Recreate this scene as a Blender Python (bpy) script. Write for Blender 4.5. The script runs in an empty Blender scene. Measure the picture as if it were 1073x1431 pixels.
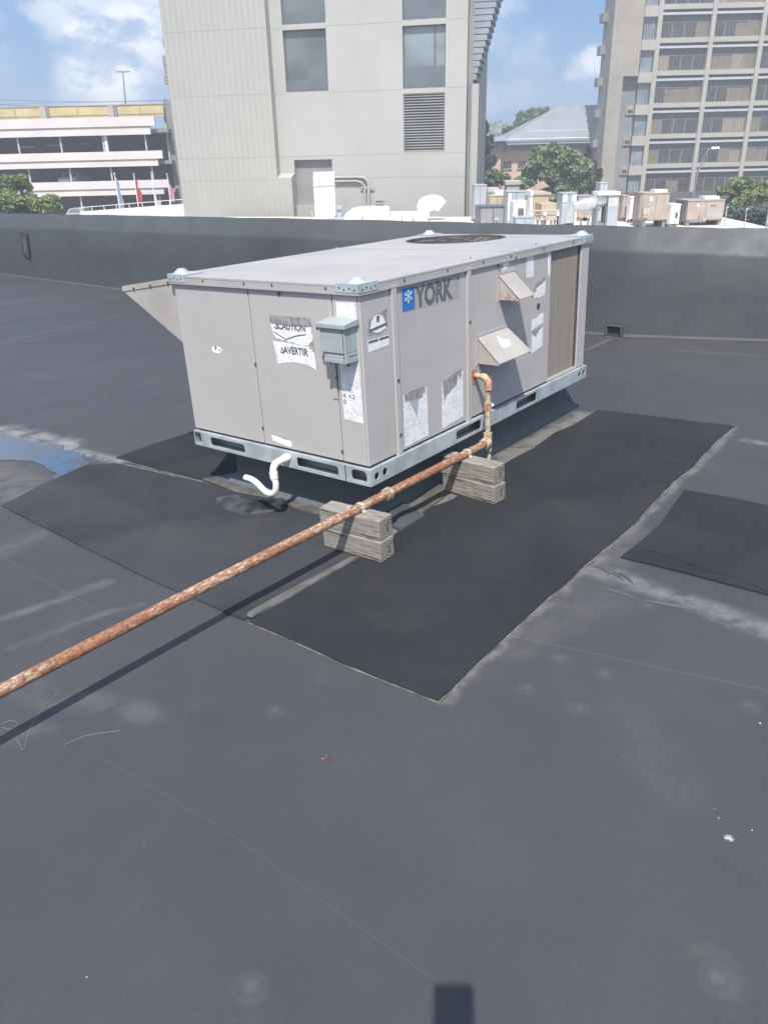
import bpy, bmesh, math, random
import numpy as np
from math import sin, cos, radians, pi
from mathutils import Matrix, Vector, geometry
random.seed(7)
C = bpy.context.scene.collection
SC = bpy.context.scene

# ------------------------------------------------------------------ camera calibration (photo pixels 1073 x 1431)
CX, CY, F = 536.5, 715.5, 1093.37
HG = 1.46                                     # lens height above the roof
def RM(pitch, roll):
    c, s = cos(pitch), sin(pitch)
    M = Matrix(((1, 0, 0), (0, -s, -c), (0, c, -s)))
    cr, sr = cos(roll), sin(roll)
    return Matrix(((cr, -sr, 0), (sr, cr, 0), (0, 0, 1))) @ M
RR = RM(radians(23.57134), radians(-3.06074))   # camera against the (slightly sloping) roof
RW = RM(radians(24.80981), radians(-1.39305))   # camera against true vertical
CAM = Vector((0, 0, HG))
# the roof deck slopes by about two degrees for drainage: near things stand square to it
T = Matrix.Translation(CAM) @ (RW.transposed() @ RR).to_4x4() @ Matrix.Translation(-CAM)
def ray(x, y, R): return R.transposed() @ Vector(((x-CX)/F, (y-CY)/F, 1))
def GP(x, y, z=0):                            # a spot on the roof plane
    d = ray(x, y, RR); t = (z-HG)/d.z; p = CAM + d*t; return Vector((p.x, p.y, z))
def WP(x, y, Y):                              # a spot at distance Y, true frame
    d = ray(x, y, RW); return CAM + d*(Y/d.y)

# ------------------------------------------------------------------ nodes / materials
class NT:
    def __init__(s, nt): s.nt = nt
    def n(s, typ, props=None, **ins):
        nd = s.nt.nodes.new('ShaderNode'+typ)
        for k, v in (props or {}).items(): setattr(nd, k, v)
        for k, v in ins.items():
            key = int(k[1:]) if k[0] == '_' else k.replace('_', ' ')
            s.put(nd.inputs[key], v)
        return nd
    def put(s, sock, v):
        if isinstance(v, bpy.types.NodeSocket): s.nt.links.new(v, sock)
        elif isinstance(v, bpy.types.Node): s.nt.links.new(v.outputs[0], sock)
        else:
            if hasattr(sock.default_value, '__len__') and len(sock.default_value) == 4 and len(v) == 3: v = (*v, 1)
            sock.default_value = v
    def m(s, op, a, b=0.0, c=None, clamp=False):
        ins = {'_0': a, '_1': b}
        if c is not None: ins['_2'] = c
        return s.n('Math', {'operation': op, 'use_clamp': clamp}, **ins).outputs[0]
    def v(s, op, a, b=None, scale=None):
        nd = s.n('VectorMath', {'operation': op}, _0=a)
        if b is not None: s.put(nd.inputs[1], b)
        if scale is not None: s.put(nd.inputs['Scale'], scale)
        return nd.outputs['Value'] if op in ('DOT_PRODUCT', 'LENGTH', 'DISTANCE') else nd.outputs[0]
    def mr(s, x, a, b, c=0.0, d=1.0, smooth=True):
        return s.n('MapRange', {'interpolation_type': 'SMOOTHSTEP' if smooth else 'LINEAR', 'clamp': True}, _0=x, _1=a, _2=b, _3=c, _4=d).outputs[0]
    def mix(s, f, a, b, blend='MIX'):
        nd = s.n('Mix', {'data_type': 'RGBA', 'blend_type': blend}); s.put(nd.inputs[0], f); s.put(nd.inputs[6], a); s.put(nd.inputs[7], b)
        return nd.outputs[2]
    def noise(s, vec, scale, detail=4, rough=.55, dist=0.0):
        return s.n('TexNoise', None, Vector=vec, Scale=scale, Detail=float(detail), Roughness=rough, Distortion=dist).outputs[0]
    def seg(s, p, a, b, w0, w1):              # soft mask around the line a-b on the surface
        a = Vector((*a, 0)); b = Vector((*b, 0)); ba = b-a; L2 = max(ba.dot(ba), 1e-6)
        pa = s.v('SUBTRACT', p, tuple(a))
        h = s.m('MULTIPLY', s.v('DOT_PRODUCT', pa, tuple(ba)), 1/L2, clamp=True)
        d = s.v('LENGTH', s.v('SUBTRACT', pa, s.v('SCALE', tuple(ba), scale=h)))
        return s.mr(d, w0, w1, 1, 0)
def newmat(name):
    m = bpy.data.materials.new(name); m.use_nodes = True
    nt = m.node_tree; b = nt.nodes['Principled BSDF']
    return m, NT(nt), b
def lin(c): return tuple(((x/255+.055)/1.055)**2.4 if x > 10 else x/255/12.92 for x in c)
def simple(name, col, rough=.6, metal=0.0, var=.12, scale=6, bump=0, bscale=60, spec=.5, col2=None):
    m, k, b = newmat(name)
    co = k.n('TexCoord').outputs['Object']
    c2 = col2 or tuple(min(1, x*(1-var*1.6)) for x in col)
    f = k.mr(k.noise(co, scale, 5, .6), .35, .68)
    k.put(b.inputs['Base Color'], k.mix(f, tuple(min(1, x*(1+var*.5)) for x in col), c2))
    k.put(b.inputs['Roughness'], k.mr(k.noise(co, scale*2.3, 3), .3, .7, rough*.88, min(1, rough*1.1)))
    b.inputs['Metallic'].default_value = metal; b.inputs['Specular IOR Level'].default_value = spec
    if bump:
        k.put(b.inputs['Normal'], k.n('Bump', None, Strength=bump, Distance=.004, Height=k.noise(co, bscale, 4)))
    return m
M = {}
def sheetmetal():
    m, k, b = newmat('cabinet_paint')
    co = k.n('TexCoord').outputs['Object']
    a = k.mr(k.noise(co, 2.2, 5, .6), .3, .7)
    st = k.mr(k.noise(k.v('MULTIPLY', co, (1, 1, .12)), 24, 5, .7), .50, .78)
    dirt = k.mr(k.noise(co, 60, 4, .75), .56, .70)
    col = k.mix(a, (.455, .430, .412), (.425, .402, .388))
    col = k.mix(k.m('MULTIPLY', st, .22), col, (.34, .315, .295))
    col = k.mix(k.m('MULTIPLY', dirt, .16), col, (.24, .215, .19))
    k.put(b.inputs['Base Color'], col)
    k.put(b.inputs['Roughness'], k.mr(a, 0, 1, .42, .56))
    k.put(b.inputs['Normal'], k.n('Bump', None, Strength=.35, Distance=.02, Height=k.noise(co, 2.6, 2)))
    return m
M['paint'] = sheetmetal()
M['paint_lid'] = simple('lid_paint', (.395, .377, .365), .42, var=.06, scale=2.2, bump=.08, bscale=9)
M['paint_warm'] = simple('hood_paint', (.40, .375, .345), .55, var=.08, scale=5)
M['galv'] = simple('galvanised', (.43, .48, .505), .5, .2, var=.14, scale=9, bump=.1, bscale=50)
M['box_grey'] = simple('switch_box_paint', (.345, .39, .39), .5, var=.06, scale=8)
M['dark'] = simple('dark_gap', (.06, .06, .06), .8)
M['pvc'] = simple('white_pvc', (.80, .80, .77), .35, var=.05, scale=12)
M['black'] = simple('crack_black', (.006, .006, .007), .9)
M['screw'] = simple('screw', (.17, .15, .14), .5, .6)
M['residue'] = simple('adhesive_residue', (.31, .295, .28), .8, var=.25, scale=40)
M['blue'] = simple('logo_blue', (.03, .17, .48), .5, var=.12, scale=60)
M['ltr'] = simple('faded_lettering', (.13, .135, .14), .7, var=.12, scale=30)
M['ink'] = simple('ink', (.13, .13, .14), .8)
M['white'] = simple('white_paper_plain', (.80, .80, .80), .6, var=.05, scale=50)
M['strap'] = simple('galvanised_strap', (.55, .50, .42), .6, .2, var=.25, scale=60)
M['brass'] = simple('old_valve', (.45, .40, .30), .55, .3, var=.3, scale=50)
M['string'] = simple('pale_string', (.30, .30, .29), .8)
M['phone'] = simple('phone_shell', (.02, .02, .022), .3)
M['concrete'] = simple('tower_concrete', (.37, .37, .34), .85, var=.05, scale=.35, bump=.05, bscale=8)
M['concrete2'] = simple('tower_concrete_panel', (.40, .40, .375), .85, var=.045, scale=.25)
M['conc_grey'] = simple('grey_concrete', (.25, .25, .25), .9, var=.1, scale=.4)
M['conc_plain'] = simple('plain_concrete', (.38, .38, .36), .9, var=.1, scale=.4)  # plain concrete, one even pale grey
M['garage'] = simple('garage_precast', (.72, .655, .635), .8, var=.07, scale=.12)
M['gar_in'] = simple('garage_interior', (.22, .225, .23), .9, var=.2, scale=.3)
M['yellow'] = simple('yellow_screen', (.56, .46, .24), .7, var=.12, scale=.4)
M['tan'] = simple('tan_stucco', (.46, .38, .27), .9, var=.08, scale=1)
M['sand'] = simple('sand_concrete', (.36, .325, .27), .85, var=.08, scale=.3)
M['sandw'] = simple('pale_spandrel', (.43, .40, .345), .8, var=.06, scale=.3)
M['pink'] = simple('pink_stucco', (.62, .42, .33), .85, var=.06, scale=.3)
M['hiproof'] = simple('metal_roof', (.27, .295, .32), .5, .1, var=.08, scale=.3)
M['trim'] = simple('pale_trim', (.50, .52, .52), .6)
M['wroof'] = simple('white_roof_membrane', (.72, .66, .58), .7, var=.12, scale=.5)
M['wmetal'] = simple('white_metal', (.86, .86, .86), .4, var=.03, scale=1)
M['smetal'] = simple('silver_metal', (.62, .64, .66), .3, .6, var=.08, scale=2)
M['beige'] = simple('beige_unit_paint', (.40, .33, .28), .6, var=.1, scale=1.5)
M['bgrey'] = simple('blue_grey_metal', (.38, .42, .46), .5, var=.08, scale=1.2)
M['dgrey'] = simple('dark_grey_metal', (.10, .115, .13), .5, var=.12, scale=1.2)
M['asphalt'] = simple('asphalt', (.06, .06, .06), .9, var=.2, scale=.4)
M['plaza'] = simple('pale_paving', (.42, .42, .41), .9, var=.12, scale=.4)
M['trunk'] = simple('bark', (.11, .08, .055), .95, var=.3, scale=3)
M['steel'] = simple('pole_steel', (.30, .33, .36), .5, .4)
M['red'] = simple('red_cloth', (.50, .06, .07), .8)
M['bluec'] = simple('pale_blue_cloth', (.28, .38, .50), .8)
M['whitec'] = simple('white_cloth', (.75, .73, .70), .8)
M['rubber'] = simple('rubber', (.02, .02, .02), .8)
M['rubber_blk'] = simple('black_cable', (.03, .03, .035), .7)
M['leafdry'] = simple('dry_leaf', (.25, .10, .05), .8)
M['skyglass'] = simple('window_glass_dull', (.07, .085, .10), .12, var=.15, scale=.4, spec=.9)
M['curtain'] = simple('curtains', (.20, .165, .12), .9, var=.12, scale=2)
M['curtain2'] = simple('pale_curtains', (.27, .23, .17), .9, var=.10, scale=2)

def foliage(name, a, b, sc):
    m, k, bs = newmat(name)
    co = k.n('TexCoord').outputs['Object']
    f = k.mr(k.noise(co, sc, 4, .65), .33, .66)
    k.put(bs.inputs['Base Color'], k.mix(f, a, b)); bs.inputs['Roughness'].default_value = .6
    bs.inputs['Specular IOR Level'].default_value = .3
    return m
M['leaf_l'] = foliage('light_leaves', (.30, .35, .15), (.17, .23, .09), 1.0)
M['leaf_m'] = foliage('mid_leaves', (.24, .31, .15), (.13, .19, .09), .7)
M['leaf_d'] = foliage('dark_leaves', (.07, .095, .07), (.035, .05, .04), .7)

def ribbed():                                  # fluted concrete of the tower's blank wing
    m, k, b = newmat('ribbed_concrete')
    co = k.n('TexCoord').outputs['Object']
    x = k.n('SeparateXYZ', None, Vector=co).outputs[0]
    rib = k.m('SINE', k.m('MULTIPLY', x, 2*pi/.42))
    nz = k.mr(k.noise(co, .35, 6, .65), .3, .7)
    k.put(b.inputs['Base Color'], k.mix(nz, (.40, .40, .365), (.375, .375, .34)))
    b.inputs['Roughness'].default_value = .9
    k.put(b.inputs['Normal'], k.n('Bump', None, Strength=.6, Distance=.05, Height=rib))
    return m
M['ribbed'] = ribbed()

def membrane(name, stains, base=((.054, .0535, .0555), (.071, .0705, .073))):
    m, k, b = newmat(name)
    co = k.n('TexCoord').outputs['Object']
    warp = k.v('SUBTRACT', k.n('TexNoise', None, Vector=co, Scale=5.0, Detail=4.0).outputs[1], (.5, .5, .5))
    p = k.v('MULTIPLY', k.v('ADD', co, k.v('SCALE', warp, scale=.10)), (1, 1, 0))
    pf = k.v('MULTIPLY', k.v('ADD', co, k.v('SCALE', warp, scale=.012)), (1, 1, 0))
    big = k.mr(k.noise(co, .55, 5, .6), .3, .7)
    col = k.mix(big, base[0], base[1])
    med = k.mr(k.noise(co, 3.2, 6, .7), .35, .72)
    col = k.mix(k.m('MULTIPLY', med, .30), col, (.072, .071, .076))
    scf = k.mr(k.noise(k.v('MULTIPLY', co, (1, .25, 1)), 7, 8, .8), .54, .74)
    col = k.mix(k.m('MULTIPLY', scf, .34), col, (.105, .104, .106))
    dk = k.mr(k.noise(co, 1.3, 7, .7), .52, .68)
    col = k.mix(k.m('MULTIPLY', dk, .22), col, (.040, .042, .047))
    fine = k.mr(k.noise(co, 170, 3, .8), .35, .65)
    col = k.mix(k.m('MULTIPLY', fine, .34), col, (.034, .035, .039))
    height = k.m('ADD', k.m('MULTIPLY', k.noise(co, 1.6, 3), .020), k.m('MULTIPLY', k.noise(k.v('MULTIPLY', co, (1, .4, 1)), 7, 3), .0030))
    if stains:
        EDGE = [(1026, 597), (966, 655), (905, 712), (850, 764), (790, 818), (730, 870), (655, 940), (620, 978)]
        def g(x, y): q = GP(x, y); return (q.x, q.y)
        patchy = k.mr(k.noise(co, 9, 5, .7), .30, .62)
        warm, chalk = (.165, .152, .138), (.235, .235, .235)
        def put(col, mask, c, amt): return k.mix(k.m('MULTIPLY', k.m('MULTIPLY', mask, patchy), amt), col, c)
        # dried, chalky run-off beside the right hand pads
        for a, c, w, amt, cc in [((830, 795), (1120, 895), .085, .55, chalk), ((890, 745), (840, 800), .10, .30, warm), ((860, 830), (720, 900), .16, .20, warm),
                            ((0, 868), (150, 812), .05, .5, warm), ((20, 905), (190, 845), .035, .35, warm), ((60, 745), (-60, 800), .10, .25, warm),
                            ((0, 600), (90, 622), .16, .85, chalk), ((90, 622), (165, 646), .07, 1.0, chalk), ((-40, 640), (40, 690), .25, .5, warm),
                            ((1040, 615), (1073, 620), .05, .5, chalk), ((640, 690), (815, 580), .13, 1.5, warm), ((700, 640), (780, 600), .10, 1.2, warm), ((560, 740), (660, 660), .12, 1.4, warm),
                            ((350, 690), (460, 722), .08, .8, warm), ((30, 960), (200, 1000), .08, .18, chalk), ((-40, 1050), (60, 1020), .06, .35, warm),
                            ((985, 1340), (1035, 1380), .05, .15, warm), ((870, 1000), (950, 1100), .12, .06, chalk)]+[(a, c, .05, .8, warm) for a, c in zip(EDGE[:-1], EDGE[1:])]+[(a, c, .12, .12, warm) for a, c in zip(EDGE[4:-1:2], EDGE[6::2])]:
            col = put(col, k.seg(p, g(*a), g(*c), w*.15, w), cc, amt)
        # lapped seams of the sheets
        lm = None
        for a, c, w, amt in [((130, 1050), (300, 1150), .004, .10), ((300, 1150), (640, 1392), .0035, .09), ((150, 1080), (230, 1125), .003, .08), ((-60, 492), (190, 437), .02, .45), ((821, 488), (852, 474), .03, .4),
                        ((700, 885), (1120, 975), .006, .2), ((940, 490), (1120, 500), .03, .2), ((150, 860), (-30, 760), .006, .15)]:
            s_ = k.seg(pf, g(*a), g(*c), w*.3, w)
            col = k.mix(k.m('MULTIPLY', s_, amt*.8), col, (.17, .17, .18))
            height = k.m('ADD', height, k.m('MULTIPLY', s_, .00025))
        # plates and screws showing through the sheet
        for c in [(735, 960), (780, 918), (845, 940), (810, 988), (385, 992), (350, 1375), (1000, 1365), (1045, 985), (905, 845)]:
            r_ = .045 if c[1] < 1200 else .05
            s_ = k.seg(pf, g(*c), g(*c), r_*.55, r_); s2 = k.seg(pf, g(*c), g(*c), r_*.1, r_*.45)
            height = k.m('ADD', height, k.m('ADD', k.m('MULTIPLY', s_, .0022), k.m('MULTIPLY', s2, .0014)))
            col = k.mix(k.m('MULTIPLY', s2, .22), col, (.15, .15, .15))
            col = k.mix(k.m('MULTIPLY', s_, .08), col, (.15, .15, .15))
        # bird droppings
        dn = k.noise(co, 120, 3, .7)
        for c, r_ in [((1018, 1172), .011), ((1062, 1011), .004), ((998, 1130), .0022), ((1004, 1143), .0022), ((1050, 1161), .0022), ((203, 1177), .002), ((122, 1366), .002)]:
            s_ = k.seg(pf, g(*c), g(*c), r_*.5, r_*1.2)
            col = k.mix(k.m('MULTIPLY', s_, k.mr(dn, .40, .5)), col, (.42, .42, .44))
    k.put(b.inputs['Base Color'], col)
    k.put(b.inputs['Roughness'], k.mr(k.noise(co, 4, 4), .3, .7, .50, .66))
    b.inputs['Specular IOR Level'].default_value = .38
    height = k.m('ADD', height, k.m('MULTIPLY', k.noise(co, 140, 2), .0006))
    k.put(b.inputs['Normal'], k.n('Bump', None, Strength=.8, Distance=1.0, Height=height))
    return m
M['roof'] = membrane('rubber_membrane', True)
M['curb_flash'] = membrane('curb_flashing', False, ((.105, .125, .138), (.13, .152, .165)))
M['flash'] = membrane('rubber_flashing', False, ((.070, .078, .086), (.090, .099, .108)))

def padmat(f=1.0):
    m, k, b = newmat('walkway_pad_rubber')
    S = lambda *c: tuple(x*f for x in c)
    co = k.n('TexCoord').outputs['Object']
    a = k.mr(k.noise(co, 2.0, 6, .65), .3, .72)
    col = k.mix(a, S(.019, .021, .0245), S(.027, .0295, .034))
    gr = k.mr(k.noise(co, 260, 2, .8), .55, .78)
    col = k.mix(k.m('MULTIPLY', gr, .65), col, S(.085, .085, .085))
    dust = k.mr(k.noise(co, 3.2, 8, .78), .46, .74)
    scuff = k.mr(k.noise(k.v('MULTIPLY', co, (1, .35, 1)), 11, 7, .8), .55, .75)
    col = k.mix(k.m('MULTIPLY', scuff, .30), col, S(.060, .060, .060))
    big = k.mr(k.noise(co, .9, 3, .5), .48, .66)
    col = k.mix(k.m('MULTIPLY', big, .40 if f > 1 else .10), col, (.062, .062, .066))
    col = k.mix(k.m('MULTIPLY', dust, .42), col, S(.050, .047, .042))
    k.put(b.inputs['Base Color'], col); b.inputs['Roughness'].default_value = .82; b.inputs['Specular IOR Level'].default_value = .22
    k.put(b.inputs['Normal'], k.n('Bump', None, Strength=.7, Distance=.002, Height=k.noise(co, 230, 3, .8)))
    return m
M['pad'] = padmat(); M['pad_worn'] = padmat(1.45)

def rusty():
    m, k, b = newmat('rusted_painted_pipe')
    co = k.n('TexCoord').outputs['Object']
    st = k.v('MULTIPLY', co, (1, 3, 3))
    f = k.mr(k.noise(st, 34, 8, .85), .46, .58)
    f2 = k.mr(k.noise(st, 2.2, 5, .6), .42, .62)
    rust = k.mix(k.mr(k.noise(co, 70, 6, .75), .35, .65), (.17, .062, .032), (.36, .165, .085))
    paint = k.mix(k.noise(co, 30, 4), (.42, .33, .22), (.50, .46, .38))
    msk = k.m('MULTIPLY', k.m('ADD', k.m('MULTIPLY', f, .75), k.m('MULTIPLY', f2, .45)), 1.0, clamp=True)
    k.put(b.inputs['Base Color'], k.mix(k.mr(msk, .52, .95), rust, paint))
    b.inputs['Roughness'].default_value = .75
    k.put(b.inputs['Normal'], k.n('Bump', None, Strength=.5, Distance=.002, Height=msk))
    return m
M['rust'] = rusty()
M['rustfit'] = simple('rusty_fitting', (.42, .30, .22), .75, var=.45, scale=28, col2=(.28, .12, .06), bump=.3, bscale=60)
M['rustfit2'] = simple('flaking_fitting', (.52, .47, .36), .75, scale=45, col2=(.27, .17, .10), bump=.3, bscale=60)

def wood():
    m, k, b = newmat('weathered_timber')
    co = k.n('TexCoord').outputs['Object']
    st = k.v('MULTIPLY', co, (1, .07, 1))
    gr = k.noise(st, 95, 5, .7, .6)
    g2 = k.noise(st, 26, 4, .6, .5)
    col = k.mix(k.mr(gr, .30, .70), (.175, .158, .136), (.315, .292, .258))
    crack = k.mr(k.noise(st, 55, 2, .5, 1.2), .60, .66)
    col = k.mix(k.m('MULTIPLY', crack, .8), col, (.07, .06, .05))
    col = k.mix(k.m('MULTIPLY', k.mr(g2, .5, .8), .35), col, (.24, .21, .17))
    k.put(b.inputs['Base Color'], col); b.inputs['Roughness'].default_value = .9
    k.put(b.inputs['Normal'], k.n('Bump', None, Strength=.9, Distance=.004, Height=k.m('SUBTRACT', gr, crack)))
    return m
M['wood'] = wood()
def woodend():
    m, k, b = newmat('timber_end_grain')
    co = k.n('TexCoord').outputs['Object']
    w = k.n('TexWave', {'wave_type': 'RINGS', 'rings_direction': 'Y'}, Vector=k.v('SUBTRACT', co, (.012, 0, .035)), Scale=26.0, Distortion=2.0, Detail=3.0, Detail_Scale=2.0).outputs[1]
    col = k.mix(w, (.19, .172, .145), (.29, .268, .232))
    col = k.mix(k.mr(k.noise(co, 60, 3), .58, .64), col, (.07, .06, .05))
    k.put(b.inputs['Base Color'], col); b.inputs['Roughness'].default_value = .9
    k.put(b.inputs['Normal'], k.n('Bump', None, Strength=.7, Distance=.003, Height=w))
    return m
M['woodend'] = woodend()

def paper(name, pitch=.0085, ink=.55, base=(.80, .80, .80)):
    m, k, b = newmat(name)
    co = k.n('TexCoord').outputs['Object']
    xyz = k.n('SeparateXYZ', None, Vector=co)
    s = k.m('ADD', xyz.outputs[0], xyz.outputs[1])
    row = k.m('DIVIDE', xyz.outputs[2], pitch)
    ln = k.mr(k.m('FRACT', row), .45, .55)
    cell = k.n('CombineXYZ', None, X=k.m('MULTIPLY', s, 130), Y=k.m('MULTIPLY', k.m('FLOOR', row), 7.3))
    word = k.mr(k.noise(cell, 1.0, 1), .42, .5)
    wear = k.mr(k.noise(co, 18, 5, .7), .34, .60)
    f = k.m('MULTIPLY', k.m('MULTIPLY', ln, word), k.m('MULTIPLY', wear, ink))
    col = k.mix(k.mr(k.noise(co, 30, 5), .5, .8), base, (.66, .66, .64))
    k.put(b.inputs['Base Color'], k.mix(f, col, (.17, .18, .20))); b.inputs['Roughness'].default_value = .6
    return m
M['paper'] = paper('printed_label')
M['paper_f'] = paper('faded_label', .011, .30)

def coilmat():
    m, k, b = newmat('coil_fins')
    co = k.n('TexCoord').outputs['Object']
    st = k.v('MULTIPLY', co, (1, 1, .03))
    f = k.mr(k.noise(st, 60, 4, .7), .3, .7)
    xs = k.m('SINE', k.m('MULTIPLY', k.m('ADD', k.n('SeparateXYZ', None, Vector=co).outputs[0], k.n('SeparateXYZ', None, Vector=co).outputs[1]), 2*pi/.009))
    k.put(b.inputs['Normal'], k.n('Bump', None, Strength=.15, Distance=.002, Height=xs))
    k.put(b.inputs['Base Color'], k.mix(f, (.31, .275, .235), (.245, .215, .18)))
    b.inputs['Roughness'].default_value = .8; b.inputs['Metallic'].default_value = .1
    return m
M['coil'] = coilmat()

def glassm(name, tint, sc, cur=None):
    m, k, b = newmat(name)
    co = k.n('TexCoord').outputs['Object']
    f = k.mr(k.noise(co, sc, 3), .35, .65)
    k.put(b.inputs['Base Color'], k.mix(f, tint, tuple(x*.6 for x in tint)))
    b.inputs['Roughness'].default_value = .10; b.inputs['Specular IOR Level'].default_value = .8
    k.put(b.inputs['Normal'], k.n('Bump', None, Strength=.15, Distance=.1, Height=k.noise(co, .8, 2)))
    return m
M['glass'] = glassm('tinted_glass', (.16, .18, .19), .3)
M['glassb'] = glassm('blue_glass', (.24, .28, .31), .3)
M['bronze'] = glassm('bronze_glass', (.07, .062, .05), .5)

def watermat():
    m, k, b = newmat('rain_puddle')
    co = k.n('TexCoord').outputs['Object']
    b.inputs['Base Color'].default_value = (.085, .19, .42, 1)
    k.put(b.inputs['Base Color'], k.mix(k.mr(k.noise(co, 4, 5, .7), .4, .62), (.055, .095, .16), (.075, .085, .10)))
    b.inputs['Roughness'].default_value = .08; b.inputs['IOR'].default_value = 1.33
    k.put(b.inputs['Normal'], k.n('Bump', None, Strength=.15, Distance=.01, Height=k.noise(co, 9, 2)))
    return m
M['water'] = watermat()

# ------------------------------------------------------------------ mesh builder
class G:
    def __init__(s): s.bm = bmesh.new()
    def face(s, pts):
        vs = [s.bm.verts.new(p) for p in pts]
        return s.bm.faces.new(vs)
    def box(s, x0, x1, y0, y1, z0, z1, mtx=None):
        c = [(x, y, z) for z in (z0, z1) for y in (y0, y1) for x in (x0, x1)]
        if mtx is not None: c = [mtx @ Vector(p) for p in c]
        v = [s.bm.verts.new(p) for p in c]
        for f in ((0, 2, 3, 1), (4, 5, 7, 6), (0, 1, 5, 4), (2, 6, 7, 3), (0, 4, 6, 2), (1, 3, 7, 5)): s.bm.faces.new([v[i] for i in f])
        return s
    def loft(s, a, b, caps=True):             # two point rings of equal length
        va = [s.bm.verts.new(p) for p in a]; vb = [s.bm.verts.new(p) for p in b]; n = len(a)
        for i in range(n): s.bm.faces.new((va[i], va[(i+1) % n], vb[(i+1) % n], vb[i]))
        if caps: s.bm.faces.new(va[::-1]); s.bm.faces.new(vb)
        return s
    def plate(s, outer, holes, fn, t):        # flat sheet with holes; fn(u,v,w) gives the point
        loops = [outer]+holes
        tris = geometry.tessellate_polygon([[Vector((p[0], p[1], 0)) for p in l] for l in loops])
        flat = [p for l in loops for p in l]
        A = [s.bm.verts.new(fn(p[0], p[1], 0)) for p in flat]
        B = [s.bm.verts.new(fn(p[0], p[1], t)) for p in flat]
        for tr in tris:
            try: s.bm.faces.new([A[i] for i in tr]); s.bm.faces.new([B[i] for i in reversed(tr)])
            except ValueError: pass
        o = 0
        for l in loops:
            n = len(l)
            for i in range(n):
                j = (i+1) % n
                try: s.bm.faces.new((A[o+i], A[o+j], B[o+j], B[o+i]))
                except ValueError: pass
            o += n
        return s
    def tube(s, pts, r, n=12, caps=True):
        pts = [Vector(p) for p in pts]; rings = []; up = None
        for i, p in enumerate(pts):
            t = (pts[min(i+1, len(pts)-1)]-pts[max(i-1, 0)]).normalized()
            if up is None:
                up = Vector((0, 0, 1)) if abs(t.z) < .9 else Vector((1, 0, 0))
            a = (up-t*up.dot(t)).normalized(); up = a; b = t.cross(a)
            rr = r[i] if isinstance(r, (list, tuple)) else r
            rings.append([s.bm.verts.new(p+(a*cos(2*pi*j/n)+b*sin(2*pi*j/n))*rr) for j in range(n)])
        for i in range(len(rings)-1):
            for j in range(n): s.bm.faces.new((rings[i][j], rings[i][(j+1) % n], rings[i+1][(j+1) % n], rings[i+1][j]))
        if caps: s.bm.faces.new(rings[0][::-1]); s.bm.faces.new(rings[-1])
        return s
    def cyl(s, a, b, r, n=16, r2=None): return s.tube([a, b], [r, r if r2 is None else r2], n)
    def build(s, name, mat, parent=None, mtx=None, bevel=0, smooth=False, seg=2):
        bmesh.ops.recalc_face_normals(s.bm, faces=s.bm.faces)
        me = bpy.data.meshes.new(name); s.bm.to_mesh(me); s.bm.free()
        me.materials.append(M[mat] if isinstance(mat, str) else mat)
        o = bpy.data.objects.new(name, me); C.objects.link(o)
        if smooth:
            for p in me.polygons: p.use_smooth = True
            me.set_sharp_from_angle(angle=radians(40))
        if bevel:
            bv = o.modifiers.new('bevel', 'BEVEL'); bv.width = bevel; bv.segments = seg; bv.limit_method = 'ANGLE'; bv.angle_limit = radians(40)
        if parent: o.parent = parent
        if mtx is not None: o.matrix_world = mtx
        return o
def tag(o, label=None, cat=None, group=None, kind=None):
    if label: o['label'] = label
    if cat: o['category'] = cat
    if group: o['group'] = group
    if kind: o['kind'] = kind
    return o
def empty(name, mtx, label, cat, group=None):
    o = bpy.data.objects.new(name, None); C.objects.link(o); o.empty_display_size = .1
    o.matrix_world = mtx if isinstance(mtx, Matrix) else Matrix.Translation(mtx)
    return tag(o, label, cat, group)
def arc(p, c, n=6): pass
def textobj(s, name, mat, parent, mtx, size, xs=1.0, bold=0.0, depth=.0008, align='LEFT'):
    cu = bpy.data.curves.new(name, 'FONT'); cu.body = s; cu.size = size; cu.offset = bold; cu.extrude = depth; cu.align_x = align; cu.resolution_u = 4
    t = bpy.data.objects.new(name+'_tmp', cu); C.objects.link(t)
    dg = bpy.context.evaluated_depsgraph_get(); me = bpy.data.meshes.new_from_object(t.evaluated_get(dg))
    bpy.data.objects.remove(t)
    me.transform(mtx @ Matrix.Diagonal((xs, 1, 1, 1)))
    me.materials.clear(); me.materials.append(M[mat])
    o = bpy.data.objects.new(name, me); C.objects.link(o)
    if parent: o.parent = parent
    return o
def rounded(x0, x1, y0, y1, r, n=4):
    out = []
    for cx, cy, a0 in ((x1-r, y1-r, 0), (x0+r, y1-r, 90), (x0+r, y0+r, 180), (x1-r, y0+r, 270)):
        for i in range(n+1):
            a = radians(a0+90*i/n); out.append((cx+r*cos(a), cy+r*sin(a)))
    return out
def circ(x, y, r, n=16): return [(x+r*cos(2*pi*i/n), y+r*sin(2*pi*i/n)) for i in range(n)]

# ================================================================== THE ROOF
base_px = [(-330, 353), (0, 383), (170, 405), (500, 437), (865, 470), (1073, 477), (1330, 486)]
band_px = [(-330, 306), (0, 316), (170, 321), (500, 334), (865, 350), (1073, 357), (1330, 366)]
top_px = [(-330, 291), (0, 297.5), (170, 300.5), (500, 307.5), (865, 317), (1073, 320), (1330, 326)]
bases = [GP(*p) for p in base_px]
def z_at(px, rdist):
    d = ray(px[0], px[1], RR); t = rdist/math.hypot(d.x, d.y); return HG+d.z*t
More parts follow.
